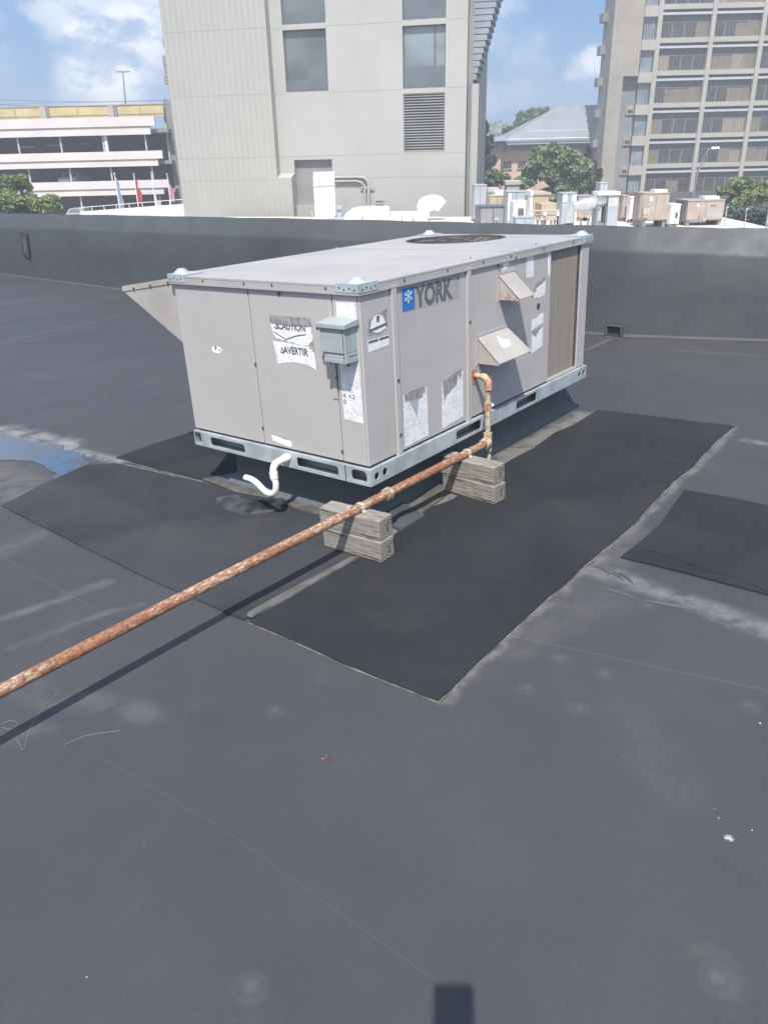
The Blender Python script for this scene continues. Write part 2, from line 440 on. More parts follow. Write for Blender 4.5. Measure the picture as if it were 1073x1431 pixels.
# roof deck: sheet from behind the camera to the parapet
g = G()
outline = [Vector((-22, -6, 0)), Vector((9, -6, 0)), Vector((9, bases[-1].y, 0))]+[b.copy() for b in reversed(bases)]+[Vector((-22, bases[0].y, 0))]
g.face(outline)
bmesh.ops.triangulate(g.bm, faces=g.bm.faces)
deck = g.build('roof_deck', 'roof', None, T); tag(deck, kind='structure')

# parapet (wrapped in the same rubber), sloping cap, outer side running down to the street
rings = []
for i, (b, bp, bd, tp) in enumerate(zip(bases, base_px, band_px, top_px)):
    out = Vector((.63, .777, 0))              # away from the roof
    nearr = b.to_2d().length
    zb = z_at(bd, nearr); back = .17
    zt = z_at(tp, (b+out*back).to_2d().length)
    w = .012*sin(i*2.1)
    rings.append([b-out*.03+Vector((0, 0, .002)), b+Vector((0, 0, .02)), b+out*.015+Vector((0, 0, zb*.5)), b+out*(.012+w*.5)+Vector((0, 0, zb-.03)), b+out*.022+Vector((0, 0, zb+.004)),
                  b+out*back+Vector((0, 0, zt)), b+out*(back+.22)+Vector((0, 0, zt-.03)), b+out*(back+.23)+Vector((0, 0, -6.5))])
g = G()
def lerp(a, b, t): return a+(b-a)*t
R2 = []
for i in range(len(rings)-1):
    nsub = 14
    for j in range(nsub):
        t = j/nsub; row = [lerp(a, b, t) for a, b in zip(rings[i], rings[i+1])]
        for q in (2, 3, 4, 5): row[q] = row[q]+Vector((0, 0, random.uniform(-.004, .004)))+Vector((.63, .777, 0))*random.uniform(-.006, .006)
        R2.append(row)
R2.append(rings[-1])
vs = [[g.bm.verts.new(p) for p in row] for row in R2]
for i in range(len(vs)-1):
    for j in range(7): g.bm.faces.new((vs[i][j], vs[i+1][j], vs[i+1][j+1], vs[i][j+1]))
par = g.build('parapet_wall', 'flash', None, T, smooth=True)
tag(par, 'long low dark rubber covered parapet wall along the far edge of the black roof', 'parapet')

def px_on_wall(px, py):                       # local frame standing on the parapet face
    d = ray(px, py, RR); best = None
    for a, b in zip(bases[:-1], bases[1:]):
        e = b-a; n = Vector((-e.y, e.x, 0)).normalized()
        t = (a-CAM).dot(n)/d.dot(n); p = CAM+d*t; s_ = (p-a).dot(e)/e.dot(e)
        if 0 <= s_ <= 1: best = (p, e.normalized(), n)
    return best
def wall_frame(px, py, off=0):
    p, e, n = px_on_wall(px, py)
    if n.dot(Vector((.63, .777, 0))) > 0: n = -n
    m = Matrix((e, n, Vector((0, 0, 1)))).transposed().to_4x4()
    return T @ Matrix.Translation(p+n*off) @ m
# two little fixtures on the parapet
mt = wall_frame(36, 341, .0)
r_ = empty('overflow_vent', mt, 'small slanted pale patch in a black frame high on the parapet at the far left', 'vent')
sh = Matrix.Rotation(radians(14), 4, 'Y')
g = G(); g.plate([(-.13, -.22), (.13, -.22), (.13, .22), (-.13, .22)], [[(-.065, -.13), (.065, -.13), (.065, .13), (-.065, .13)]], lambda u, v, w: sh @ Vector((u, w-.01, v)), .03); g.build('frame', 'dark', r_, bevel=.01)
g = G(); g.box(-.065, .065, .0, .012, -.13, .13, sh); g.build('panel', 'curb_flash', r_)
mt = wall_frame(861, 463, .02)
r_ = empty('roof_scupper', mt, 'small black scupper box at the foot of the parapet behind the rooftop unit', 'scupper')
g = G(); g.plate([(-.075, -.05), (.075, -.05), (.075, .06), (-.075, .06)], [[(-.06, -.04), (.06, -.04), (.06, .05), (-.06, .05)]], lambda u, v, w: (u, w, v), .05); g.build('frame', 'flash', r_, bevel=.006)
g = G(); g.box(-.06, .06, .0, .012, -.04, .05); g.build('opening', 'dark', r_)

# puddle
g = G()
pud = [(-60, 612), (0, 606), (22, 613), (60, 622), (86, 623), (112, 633), (124, 645), (116, 655), (100, 662), (84, 668), (70, 662), (58, 647), (30, 641), (0, 642), (-60, 650)]
pl = []
for i, p in enumerate(pud):
    q = pud[(i+1) % len(pud)]
    for t in (0, .33, .66):
        pp = GP(lerp(p[0], q[0], t), lerp(p[1], q[1], t), .003); pl.append(pp+Vector((random.uniform(-.02, .02), random.uniform(-.03, .03), 0)))
g.face(pl); bmesh.ops.triangulate(g.bm, faces=g.bm.faces)
tag(g.build('puddle_water', 'water', None, T), kind='structure')

# walkway pads: thick rubber sheets with a worn pale edge of sealant
def pad(px, label, edge, z=.006, seedv=0, mat='pad'):
    pts2 = [GP(*p) for p in px]; n = len(pts2); out = []
    rnd = random.Random(seedv)
    for i in range(n):
        a, b = pts2[i], pts2[(i+1) % n]; k_ = max(1, int((b-a).length/.06))
        for j in range(k_): out.append(lerp(a, b, j/k_)+Vector((rnd.uniform(-.0012, .0012), rnd.uniform(-.0012, .0012), 0)))
    c = sum(out, Vector())/len(out)
    r = empty('walkway_pad', T @ Matrix.Translation(c), label, 'roof pad', 'black walkway pads on the roof')
    g = G()
    top = [p-c+Vector((0, 0, z+rnd.uniform(-.0004, .0010))) for p in out]; bot = [p-c+Vector((0, 0, .0005)) for p in out]
    g.loft(bot, top); 
    bmesh.ops.triangulate(g.bm, faces=[f for f in g.bm.faces if len(f.verts) > 4])
    g.build('sheet', mat, r)
    if edge:
        e = [GP(*p)-c for p in edge]
        pts = []
        for a, b in zip(e[:-1], e[1:]):
            for j in range(6): pts.append(lerp(a, b, j/6)+Vector((rnd.uniform(-.001, .001), rnd.uniform(-.001, .001), .0015)))
        pts.append(e[-1])
        g = G(); g.tube(pts, [rnd.uniform(.0022, .0038) for _ in pts], 6); g.build('edge_sealant', 'dust', r, smooth=True)
    return r, c
M['dust'] = simple('dusty_sealant', (.17, .16, .145), .9, var=.4, scale=12)
P1 = [(835, 574), (1026, 597), (1000, 618), (966, 655), (940, 675), (905, 712), (885, 735), (850, 764), (814, 794), (790, 818), (768, 835), (730, 870), (690, 907), (655, 940), (632, 965), (612, 982), (545, 956), (480, 929), (410, 897), (349, 871), (400, 838), (450, 805), (480, 786), (520, 774), (560, 742), (600, 712), (632, 700), (680, 664), (720, 641), (745, 628), (775, 606), (800, 596)]
pad(P1, 'largest black walkway pad, crossing the middle of the roof before both timber stacks', [(1026, 597), (1000, 618), (966, 655), (940, 675), (905, 712), (885, 735), (850, 764), (814, 794), (790, 818), (768, 835), (730, 870), (690, 907), (655, 940), (632, 965), (612, 982), (545, 956), (480, 929), (410, 897), (349, 871)], .008, 1)
P2 = [(955, 686), (1020, 697), (1073, 708), (1220, 740), (1260, 882), (1150, 852), (1073, 833), (960, 803), (866, 780), (890, 762), (920, 735), (940, 708)]
pad(P2, 'cracked black walkway pad cut off by the right edge of the picture', None, .007, 2)
P3 = [(3, 708), (60, 678), (118, 652), (160, 648), (230, 664), (290, 678), (340, 690), (400, 700), (450, 722), (466, 750), (500, 776), (440, 806), (390, 838), (341, 868), (268, 836), (200, 806), (100, 757)]
pad(P3, 'grey worn walkway pad at the left, crossed by the gas pipe shadow', [(160, 646), (230, 662), (290, 680)], .006, 3, 'pad_worn')
P4 = [(163, 640), (215, 621), (272, 603), (400, 640), (380, 668), (340, 662), (283, 671), (225, 657)]
pad(P4, 'small black walkway pad under the far left corner of the rooftop unit', [(163, 641), (225, 659), (283, 673)], .005, 4)

# loose flaps and folds of old membrane round the pads
def flap(px, label, h=.012, fold=.006, mat='flash', seedv=1):
    pts = [GP(*p) for p in px]; c = sum(pts, Vector())/len(pts); rnd = random.Random(seedv)
    g = G(); ctr = g.bm.verts.new((0, 0, h)); ring = []; low = []
    n = len(pts)
    for i in range(n):
        for t in (0, .5):
            p = lerp(pts[i], pts[(i+1) % n], t)-c
            ring.append(g.bm.verts.new(p*.96+Vector((0, 0, rnd.uniform(.3, 1)*fold+.004)))); low.append(g.bm.verts.new(p+Vector((0, 0, .0005))))
    mid = [g.bm.verts.new(v.co*.5+Vector((0, 0, rnd.uniform(.4, 1)*h))) for v in ring]
    k_ = len(ring)
    for i in range(k_):
        j = (i+1) % k_
        g.bm.faces.new((ring[i], ring[j], mid[j], mid[i])); g.bm.faces.new((mid[i], mid[j], ctr)); g.bm.faces.new((low[i], low[j], ring[j], ring[i]))
    return tag(g.build('membrane_flap', mat, None, T @ Matrix.Translation(c+Vector((0, 0, .0062))), smooth=True), label, 'roof flap', 'loose flaps of roof membrane')
M['wetflap'] = simple('wet_membrane', (.055, .058, .062), .30, var=.4, scale=16, bump=.4, bscale=22)
M['dustflap'] = simple('dusty_membrane', (.112, .107, .099), .85, var=.25, scale=9, bump=.2, bscale=30)
flap([(283, 671), (335, 662), (396, 684), (402, 694), (372, 697), (330, 689)], 'flat dusty flap of membrane lying right below the loose end of the white drain pipe', .007, .004, 'dustflap', 1)
flap([(300, 700), (335, 694), (372, 706), (398, 700), (386, 716), (345, 722), (312, 714)], 'puckered wet membrane flap in front of the white drain pipe', .022, .010, 'wetflap', 2)
flap([(404, 694), (455, 708), (452, 722), (425, 716), (398, 706)], 'dusty strip of membrane between the drain pipe and the nearer timber stack', .006, .004, 'dustflap', 3)
flap([(540, 716), (562, 704), (594, 722), (560, 744), (548, 738)], 'torn dark flap of membrane behind the nearer timber stack', .02, .008, 'flash', 4)
flap([(352, 866), (345, 862), (400, 832), (460, 798), (492, 782), (506, 780), (450, 812), (400, 842)], 'narrow lifted strip of membrane along the gap between the two largest pads', .012, .008, 'dustflap', 5)
flap([(560, 744), (600, 712), (632, 686), (616, 678), (575, 706), (545, 720)], 'dusty yellowish strip of membrane between the two timber stacks', .006, .004, 'dustflap', 6)
for i, (pts, lab) in enumerate([([(818, 790), (838, 793), (856, 800), (872, 812)], 'dark membrane wrinkle closest to the big pad'), ([(838, 795), (850, 800), (868, 802)], 'tiny upper membrane wrinkle beside the cracked pad'),
                         ([(834, 821), (862, 828), (893, 838)], 'long lower membrane wrinkle in the chalky stain'), ([(862, 800), (874, 806), (884, 816)], 'short steep membrane wrinkle pointing away from the cracked pad'), ([(893, 838), (930, 845), (975, 853)], 'faint right hand membrane wrinkle in the chalky stain')]):
    g = G(); P = [GP(*p) for p in pts]; c = P[0].copy(); m_ = len(P)
    Q = []
    for a_, b_ in zip(P[:-1], P[1:]):
        for j in range(5): Q.append(lerp(a_, b_, j/5)-c)
    Q.append(P[-1]-c); nq = len(Q)
    g.tube([q+Vector((0, 0, .001)) for q in Q], [.0012+.0075*sin(pi*j/(nq-1)) for j in range(nq)], 10)
    tag(g.build('membrane_wrinkle', 'flash', None, T @ Matrix.Translation(c), smooth=True), lab, 'roof wrinkle', 'raised wrinkles in the roof membrane')
# cracks in pads
for pts, lab in [([(872, 775), (905, 772), (950, 785), (985, 800), (1010, 805), (1040, 815), (1060, 823), (1073, 834)], 'thin black crack running across the right pad'),
                 ([(349, 866), (372, 856), (396, 838), (430, 820), (456, 806), (472, 792)], 'dark open lap beside the lifted membrane strip at the left pad')]:
    g = G(); P = [GP(*p)+Vector((0, 0, .0075)) for p in pts]; c = P[0].copy(); Q = []
    for a, b in zip(P[:-1], P[1:]):
        for j in range(4): Q.append(lerp(a, b, j/4)-c+Vector((random.uniform(-.006, .006), random.uniform(-.006, .006), 0)))
    g.tube(Q, [random.uniform(.0012, .003) for _ in Q], 5)
    tag(g.build('surface_crack', 'black', None, T @ Matrix.Translation(c)), lab, 'crack')

# litter
def string(pts, label, r=.0005):
    P = [GP(*p)+Vector((0, 0, .003)) for p in pts]; c = P[0].copy(); Q = []
    n = len(P)
    for i in range(n-1):                      # Catmull-Rom
        p0, p1, p2, p3 = P[max(i-1, 0)], P[i], P[i+1], P[min(i+2, n-1)]
        for j in range(6):
            t = j/6; Q.append(.5*((2*p1)+(p2-p0)*t+(2*p0-5*p1+4*p2-p3)*t*t+(3*p1-p0-3*p2+p3)*t**3)-c)
    g = G(); g.tube(Q, r, 5); return tag(g.build('string_scrap', 'string', None, T @ Matrix.Translation(c)), label, 'string', 'pale threads lying on the roof')
string([(80, 970), (58, 995), (42, 1022), (34, 1048), (28, 1040), (24, 1032)], 'thin pale thread hooked at its lower end, crossing the pipe shadow at the left edge')
string([(0, 1015), (14, 1008), (26, 1012), (18, 1020), (2, 1017)], 'small pale thread loop at the left edge of the roof')
string([(90, 1042), (118, 1030), (145, 1025), (172, 1022)], 'longer gently curved pale thread to the right of the pipe shadow')
string([(641, 965), (632, 968), (624, 978), (620, 982)], 'short pale thread at the lowest corner of the big pad')
g = G(); c = GP(457, 1062)
for i in range(5):
    a = i*1.3; g.face([(.004*cos(a), .004*sin(a), .002), (.013*cos(a+.3), .013*sin(a+.3), .007), (.016*cos(a+.6), .016*sin(a+.6), .003)])
tag(g.build('dry_leaf', 'leafdry', None, T @ Matrix.Translation(c)), 'tiny curled reddish leaf on the bare roof below the big pad', 'leaf')
g = G(); c = GP(875, 1055); g.loft([(.022*cos(a*.7), .010*sin(a*.7), 0) for a in range(9)], [(.018*cos(a*.7), .007*sin(a*.7), .005) for a in range(9)])
tag(g.build('tar_spot', 'dark', None, T @ Matrix.Translation(c)), 'small dark tar lump on the bare roof at the right', 'tar')

# ================================================================== THE ROOFTOP UNIT
L, W, H = 2.09, 1.13, .829
TH = radians(50.97847)
U = T @ Matrix.Translation((-.0505, 3.1024, .2322)) @ Matrix.Rotation(TH, 4, 'Z')
# curb
cb = empty('roof_curb', U @ Matrix.Translation((1.1, .55, -.232)), 'dark rubber wrapped curb carrying the rooftop unit', 'curb')
g = G(); o_ = (1.1, .55, -.232)
def rel(x, y, z): return (x-o_[0], y-o_[1], z-o_[2])
g.loft([rel(.07, .08, -.231), rel(2.24, .08, -.231), rel(2.24, 1.06, -.231), rel(.07, 1.06, -.231)], [rel(.14, .12, -.17), rel(2.06, .12, -.15), rel(2.06, 1.02, -.15), rel(.14, 1.02, -.17)], False)
g.loft([rel(.14, .12, -.17), rel(2.06, .12, -.15), rel(2.06, 1.02, -.15), rel(.14, 1.02, -.17)], [rel(.14, .12, -.004), rel(1.99, .12, -.004), rel(1.99, 1.02, -.004), rel(.14, 1.02, -.004)], False)
g.build('flashing', 'curb_flash', cb, bevel=.01)
g = G(); g.box(.13-1.1, 2.0-1.1, .115-.55, 1.025-.55, .229, .231); g.build('top_plate', 'dark', cb)

unit = empty('rooftop_unit', U, 'large pale grey rooftop air conditioner with peeling labels and a blue snowflake badge', 'air conditioner')
def Sf(y, z, o=0): return Vector((-o, y, z))        # short face, outward -X
def Lf(x, z, o=0): return Vector((x, -o, z))        # long face, outward -Y
def part(g, name, mat, **k): return g.build(name, mat, unit, **k)
g = G(); g.box(.012, L-.14, .012, W-.012, .07, .80); part(g, 'inner_core', 'dark')
# short face panels
for y0, y1 in ((.632, W-.002), (.149, .626), (.014, .143)):
    g = G(); g.box(0, .012, y0, y1, .085, .803); part(g, 'end_panel', 'paint', bevel=.003)
# far long side (hood side) and far end
g = G(); g.box(.02, L-.1, W-.010, W, .085, .803); part(g, 'rear_panel', 'paint', bevel=.003)
g = G(); g.box(L-.14, L-.02, .14, W-.02, .085, .80); part(g, 'rear_coil', 'coil')
# long face
def lp(x0, x1, o=.0, name='side_panel', m='paint', z0=.085, z1=.803): g = G(); g.box(x0, x1, -o, .012, z0, z1); return part(g, name, m, bevel=.003)
lp(.0, .190, .0, 'corner_post'); lp(.194, .228, .010, 'panel_edge', z0=.065); lp(.231, .758); lp(.762, .795, .010, 'panel_edge', z0=.062); lp(.799, 1.612)
lp(1.985, L-.002, .0, 'corner_post', z0=.078)
g = G(); g.box(L-.11, L-.002, .012, .09, .078, .80); part(g, 'corner_return', 'paint')
g = G()
g.box(1.615, 1.985, .011, .02, .09, .80); part(g, 'condenser_coil', 'coil')
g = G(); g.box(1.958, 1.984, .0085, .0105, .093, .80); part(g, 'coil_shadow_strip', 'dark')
g = G(); g.box(1.612, 1.985, .0, .05, .078, .092); part(g, 'coil_sill', 'paint')
# lid with a turned-down edge and the fan opening
fc = (1.80, .73); fr = .30
x0, x1, y0, y1 = -.012, L+.012, -.0085, W+.014
g = G(); g.plate([(x0, y0), (x1, y0), (x1, y1), (x0, y1)], [circ(*fc, fr, 40)], lambda u, v, w: (u, v, H-w+.0), .012)
lid = part(g, 'lid', 'paint_lid', bevel=.003)
g = G(); zt = H-.0125; zl = .793
g.box(x0, x1, y0, y0+.006, zl, zt); g.box(x0, x1, y1-.006, y1, zl, zt); g.box(x0, x0+.006, y0+.0065, y1-.0065, zl, zt); g.box(x1-.006, x1, y0+.0065, y1-.0065, zl, zt)
g.build('lid_skirt', 'paint_lid', lid, bevel=.002)
g = G()
g.box(x0-.002, x1+.002, y0-.0022, y0-.0003, zl-.003, zl+.006); g.box(x0-.0022, x0-.0003, y0, y1, zl-.003, zl+.006); g.build('drip_edge', 'paint_lid', lid)
g = G(); g.box(1.178, 1.186, y0-.004, y1, H-.001, H+.004); g.box(1.178, 1.186, y0-.004, y0-.0003, zl, H+.003); g.build('lid_joint', 'paint_lid', lid)
for xx in (.28, .60, .90, 1.16, 1.5, 1.85): g = G(); g.cyl((xx, y0-.004, .812), (xx, y0, .812), .0045, 8); g.build('lid_screw', 'screw', lid)
for yy in (.16, .46, .63, .9): g = G(); g.cyl((x0-.004, yy, .812), (x0, yy, .812), .0045, 8); g.build('lid_screw', 'screw', lid)
for xx, yy in ((1.2, .05), (1.55, .06), (.9, .06)): g = G(); g.cyl((xx, yy, H), (xx, yy, H+.004), .005, 8); g.build('lid_screw', 'screw', lid)
# fan in the opening
fan = G(); n = 24
for rr in (.06, .12, .18, .24, .295):
    fan.tube([(fc[0]+rr*cos(2*pi*i/40), fc[1]+rr*sin(2*pi*i/40), H-.004) for i in range(41)], .0025, 5, False)
for i in range(8):
    a = pi*i/4+.2; fan.cyl((fc[0]+.03*cos(a), fc[1]+.03*sin(a), H-.002), (fc[0]+.298*cos(a), fc[1]+.298*sin(a), H-.002), .003, 5)
fan.cyl((*fc, H-.01), (*fc, H+.004), .03, 12)
fg = part(fan, 'fan_guard', 'screw')
g = G(); ringo = circ(*fc, fr-.001, 40); g.loft([(*p, H-.16) for p in ringo], [(*p, H-.0005) for p in ringo], False); part(g, 'fan_shroud', 'conc_grey')
g = G(); g.loft([(*p, H-.165) for p in ringo], [(*p, H-.161) for p in ringo]); part(g, 'fan_deck', 'conc_grey')
g = G()
for i in range(4):
    a = pi*i/2; c_, s_ = cos(a), sin(a)
    def pt(r, t, z): return (fc[0]+r*c_-t*s_, fc[1]+r*s_+t*c_, z)
    g.loft([pt(.04, -.04, H-.12), pt(.04, .04, H-.07), pt(.04, .04, H-.073), pt(.04, -.04, H-.123)], [pt(.27, -.08, H-.12), pt(.27, .09, H-.06), pt(.27, .09, H-.063), pt(.27, -.08, H-.123)])
g.cyl((*fc, H-.14), (*fc, H-.05), .045, 16); g.build('fan_blade', 'smetal', fg)
# galvanised corner caps with their domes
for (cx, cy, sx, sy) in ((x0, y0, 1, 1), (x0, y1, 1, -1), (x1, y0, -1, 1), (x1, y1, -1, -1)):
    a = .115
    g = G(); t = .004
    X0, X1 = sorted((cx-sx*t, cx+sx*a)); Y0, Y1 = sorted((cy-sy*t, cy+sy*a))
    g.box(X0, X1, Y0, Y1, H+.001, H+.005)
    g.box(*sorted((cx-sx*t, cx-sx*.0005)), Y0, Y1, H-.030, H+.001); g.box(X0, X1, *sorted((cy-sy*t, cy-sy*.0005)), H-.030, H+.0005)
    cap = part(g, 'corner_bracket', 'galv', bevel=.0012)
    g = G(); mx, my = cx+sx*.045, cy+sy*.045
    b_ = [(mx+.042*cos(q*pi/5), my+.042*sin(q*pi/5), H+.0048) for q in range(10)]; u_ = [(mx+.016*cos(q*pi/5), my+.016*sin(q*pi/5), H+.026) for q in range(10)]
    g.loft(b_, u_); g.build('dome', 'galv', cap, smooth=True)
    for i in range(4):
        g = G(); g.cyl((cx-sx*(t+.0015), cy+sy*(.018+i*.026), H-.018+.006*(i % 2)), (cx-sx*t, cy+sy*(.018+i*.026), H-.018+.006*(i % 2)), .004, 8); g.build('rivet', 'screw', cap)
        g = G(); g.cyl((cx+sx*(.018+i*.026), cy-sy*(t+.0015), H-.018+.006*(i % 2)), (cx+sx*(.018+i*.026), cy-sy*t, H-.018+.006*(i % 2)), .004, 8); g.build('rivet', 'screw', cap)
# base rail
g = G()
g.plate([(-.012, 0), (2.105, 0), (2.105, .074), (-.012, .074)], [rounded(.648, .875, .014, .062, .012), rounded(1.235, 1.462, .014, .062, .012), circ(.028, .037, .0165), circ(.085, .039, .0165), circ(2.008, .037, .015), circ(2.068, .039, .015)], lambda u, v, w: (u, -.014+w, v), .004)
g.plate([(-.010, .0), (W+.0, .0), (W+.0, .074), (-.010, .074)], [rounded(.758, 1.005, .014, .060, .014), rounded(.166, .415, .014, .060, .014), circ(.468, .052, .019), rounded(1.075, 1.124, .012, .074-.006, .01), rounded(.006, .092, .012, .066, .022)], lambda u, v, w: (-.014+w, u, v), .004)
g.box(-.012, 2.105, -.0095, .03, .0705, .0738); g.box(-.0095, .03, .031, W, .0705, .0738)
g.box(-.012, 2.105, -.0095, .04, .0003, .0035); g.box(-.0095, .04, .041, W, .0003, .0035)
g.box(2.10, 2.105, -.0095, W, .0036, .07); g.box(0, 2.1, W-.001, W+.003, .0036, .07)
rail = part(g, 'base_rail', 'galv')
g = G(); g.box(.05, 2.06, .05, .056, .003, .071); g.box(.05, .056, .057, W-.03, .003, .071); g.build('rail_inner_web', 'conc_grey', rail)
g = G(); g.box(-.0165, -.0143, .122, .126, .0, .074); g.build('rail_joint', 'dark', rail)
# panel screws
for p in [(.629, .46), (.629, .16), (.146, .13), (.146, .45), (.435, .775)]: g = G(); g.cyl((-.004, p[0], p[1]), (.0, p[0], p[1]), .006 if p[1] < .7 else .008, 10); part(g, 'panel_screw', 'screw')
for p in [(.211, .41), (.211, .17), (.778, .56), (1.05, .78), (1.60, .79), (1.205, .80)]: g = G(); g.cyl((p[0], -.015, p[1]), (p[0], -.0, p[1]), .006, 10); part(g, 'panel_screw', 'screw')
g = G(); g.cyl((1.478, -.002, .523), (1.478, .0, .523), .017, 16); part(g, 'service_plug', 'dark')

# intake hood on the far side
g = G(); hx0, hx1 = .02, .72
prof = [(W, .800), (1.56, .742), (1.56, .725), (W+.005, .497), (W, .497)]
g.loft([(hx0, y, z) for y, z in prof], [(hx1, y, z) for y, z in prof])
hood = part(g, 'intake_hood', 'paint_warm', bevel=.002)
g = G(); g.loft([(hx0-.004, W+.002, .815), (hx0-.004, 1.568, .757), (hx0-.004, 1.568, .732), (hx0-.004, 1.555, .732), (hx0-.004, W+.002, .790)], [(hx1+.004, W+.002, .815), (hx1+.004, 1.568, .757), (hx1+.004, 1.568, .732), (hx1+.004, 1.555, .732), (hx1+.004, W+.002, .790)])
g.build('hood_top', 'paint_warm', hood)
g = G()
for i in range(3): yy = 1.19+i*.14; g.cyl((hx0-.009, yy, .796-(yy-W)*.135), (hx0-.003, yy, .796-(yy-W)*.135), .006, 8)
g.build('hood_screw', 'screw', hood)
# flue hoods on the long side
def flue(xa, xb, zt, zb, dep, zo, rustm=False, slant=0):
    g = G(); t = .003
    # sloping top
    g.loft([(xa-.004, 0, zt+.003), (xa-.004, -dep-.004, zo+.003), (xa-.004, -dep-.004, zo-.002), (xa-.004, 0, zt-.002)], [(xb+.004, 0, zt+.003), (xb+.004+slant, -dep-.004, zo+.003), (xb+.004+slant, -dep-.004, zo-.002), (xb+.004, 0, zt-.002)])
    h = part(g, 'flue_hood', 'paint_warm', bevel=.0008)
    for xx, sg in ((xa, 1), (xb, -1)):
        g = G(); sl = slant if sg < 0 else 0
        g.loft([(xx, 0, zt-.002), (xx+sl, -dep, zo-.002), (xx+sl, -dep, min(zo-.004, zb+.0)), (xx, 0, zb)], [(xx+sg*t, 0, zt-.002), (xx+sg*t+sl, -dep, zo-.002), (xx+sg*t+sl, -dep, min(zo-.004, zb+.0)), (xx+sg*t, 0, zb)])
        g.build('hood_cheek', 'rusthood' if rustm else 'paint_warm', h)
    g = G(); g.box(xa-.014, xa-.0045, -.003, 0, zb-.008, zt+.008); g.box(xa-.014, xb+.014, -.003, 0, zt+.0035, zt+.014); g.build('hood_flange', 'paint', h)
    return h
def rusth():
    m, k, b = newmat('rust_streaked_paint')
    co = k.n('TexCoord').outputs['Object']; z = k.n('SeparateXYZ', None, Vector=co).outputs[2]
    f = k.m('MULTIPLY', k.mr(z, .615, .70, 1, 0), k.mr(k.noise(co, 45, 4, .6), .35, .65))
    k.put(b.inputs['Base Color'], k.mix(f, (.42, .40, .37), (.30, .15, .08))); b.inputs['Roughness'].default_value = .6
    return m
M['rusthood'] = rusth()
flue(1.062, 1.20, .733, .617, .115, .625, True)
h2 = flue(.865, 1.145, .468, .343, .120, .352, False, .03)
g = G(); tt = [(.99, -.045), (1.01, -.02), (1.035, -.045), (1.075, -.05), (1.06, -.078), (1.0, -.09), (.985, -.07)]
def hz(y): return .468-(.468-.352)*(-y/.12)+.0045
g.loft([(x, y, hz(y)) for x, y in tt], [(x, y, hz(y)+.0008) for x, y in tt]); g.build('torn_label', 'white', h2)

# ---- labels
def jag(pts, amp, steps, rnd):
    out = []; n = len(pts)
    for i in range(n):
        a, b = Vector(pts[i][:2]), Vector(pts[(i+1) % n][:2]); am = amp[i]; k_ = max(1, int((b-a).length/steps)) if am else 1
        nrm = Vector((-(b-a).y, (b-a).x)).normalized()
        for j in range(k_):
            p = lerp(a, b, j/k_)
            if j: p = p+nrm*rnd.uniform(-am, am)
            out.append((p.x, p.y))
    return out
def sticker(face, pts, amp, mat='paper', name='warning_label', o=.0, seedv=1, steps=.007, parent=None, label=None):
    rnd = random.Random(seedv); q = jag(pts, [a*.75 for a in amp], steps, rnd)
    fn = (lambda u, v, w: Lf(u, v, o+w)) if face == 'L' else (lambda u, v, w: Sf(u, v, o+w))
    g = G(); g.plate(q, [], fn, .0010)
    ob = g.build(name, mat, parent or unit)
    if label: ob['label'] = label
    return ob
MS = Matrix(((0, 0, -1, 0), (-1, 0, 0, 0), (0, 1, 0, 0), (0, 0, 0, 1)))
ML = Matrix(((1, 0, 0, 0), (0, 0, -1, 0), (0, 1, 0, 0), (0, 0, 0, 1)))
# short face: the two big torn warnings
a1 = sticker('S', [(.508, .672), (.497, .660), (.40, .663), (.268, .672), (.266, .590), (.300, .570), (.34, .566), (.40, .575), (.490, .590), (.497, .62)], [.002, .006, .006, .004, .006, .007, .006, .004, .003, .003], 'paper_f', seedv=3, o=.0006, label='white torn warning label, upper of the pair')
a2 = sticker('S', [(.503, .574), (.43, .572), (.300, .565), (.262, .545), (.256, .465), (.262, .472), (.30, .488), (.38, .492), (.488, .478), (.490, .52)], [.003, .003, .004, .003, .001, .004, .005, .005, .003, .003], 'paper_f', seedv=5, o=.0002, label='white torn warning label reading AVERTIR')
textobj('AVERTIR', 'lettering', 'ink', a2, Matrix.Translation((-.0026, .440, .528)) @ MS, .043, .86, .0004)
textobj('CAUTION', 'lettering', 'ink', a1, Matrix.Translation((-.0030, .460, .630)) @ MS, .042, .84, .0004)
for z0, a_, y0_ in ((.630, a1, .482), (.528, a2, .460)):
    g = G(); g.plate([(y0_, z0), (y0_-.026, z0), (y0_-.013, z0+.027)], [], lambda u, v, w: Sf(u, v, .003+w), .0008); tr = g.build('warning_symbol', 'ink', a_)
    g = G(); g.plate([(y0_-.009, z0+.004), (y0_-.017, z0+.004), (y0_-.013, z0+.018)], [], lambda u, v, w: Sf(u, v, .0045+w), .0005); g.build('symbol_centre', 'white', a_)
sticker('S', [(.508, .684), (.268, .686), (.262, .656), (.33, .653), (.40, .648), (.500, .654)], [.002, .003, .003, .004, .004, .003], 'residue', 'adhesive_residue', .0036, 7, .008)
sticker('S', [(.270, .60), (.262, .60), (.255, .470), (.290, .475), (.29, .555)], [.002, .003, .003, .004, .003], 'residue', 'adhesive_residue', -.0008, 8)
g = G(); g.tube([Sf(.485, .615, .003), Sf(.45, .600, .003), Sf(.42, .588, .003), Sf(.36, .607, .003), Sf(.30, .618, .003)], .0016, 5); g.build('tear_line', 'ink', a1)
sticker('S', [(.122, .757), (.022, .760), (.022, .60), (.122, .60)], [.002, .001, .001, .001], 'paper', seedv=9, label='tall white label running behind the switch box')
ll = sticker('S', [(.128, .600), (.022, .600), (.020, .272), (.121, .277)], [.0, .001, .001, .001], 'paper', seedv=10, label='long lower white label below the switch box')
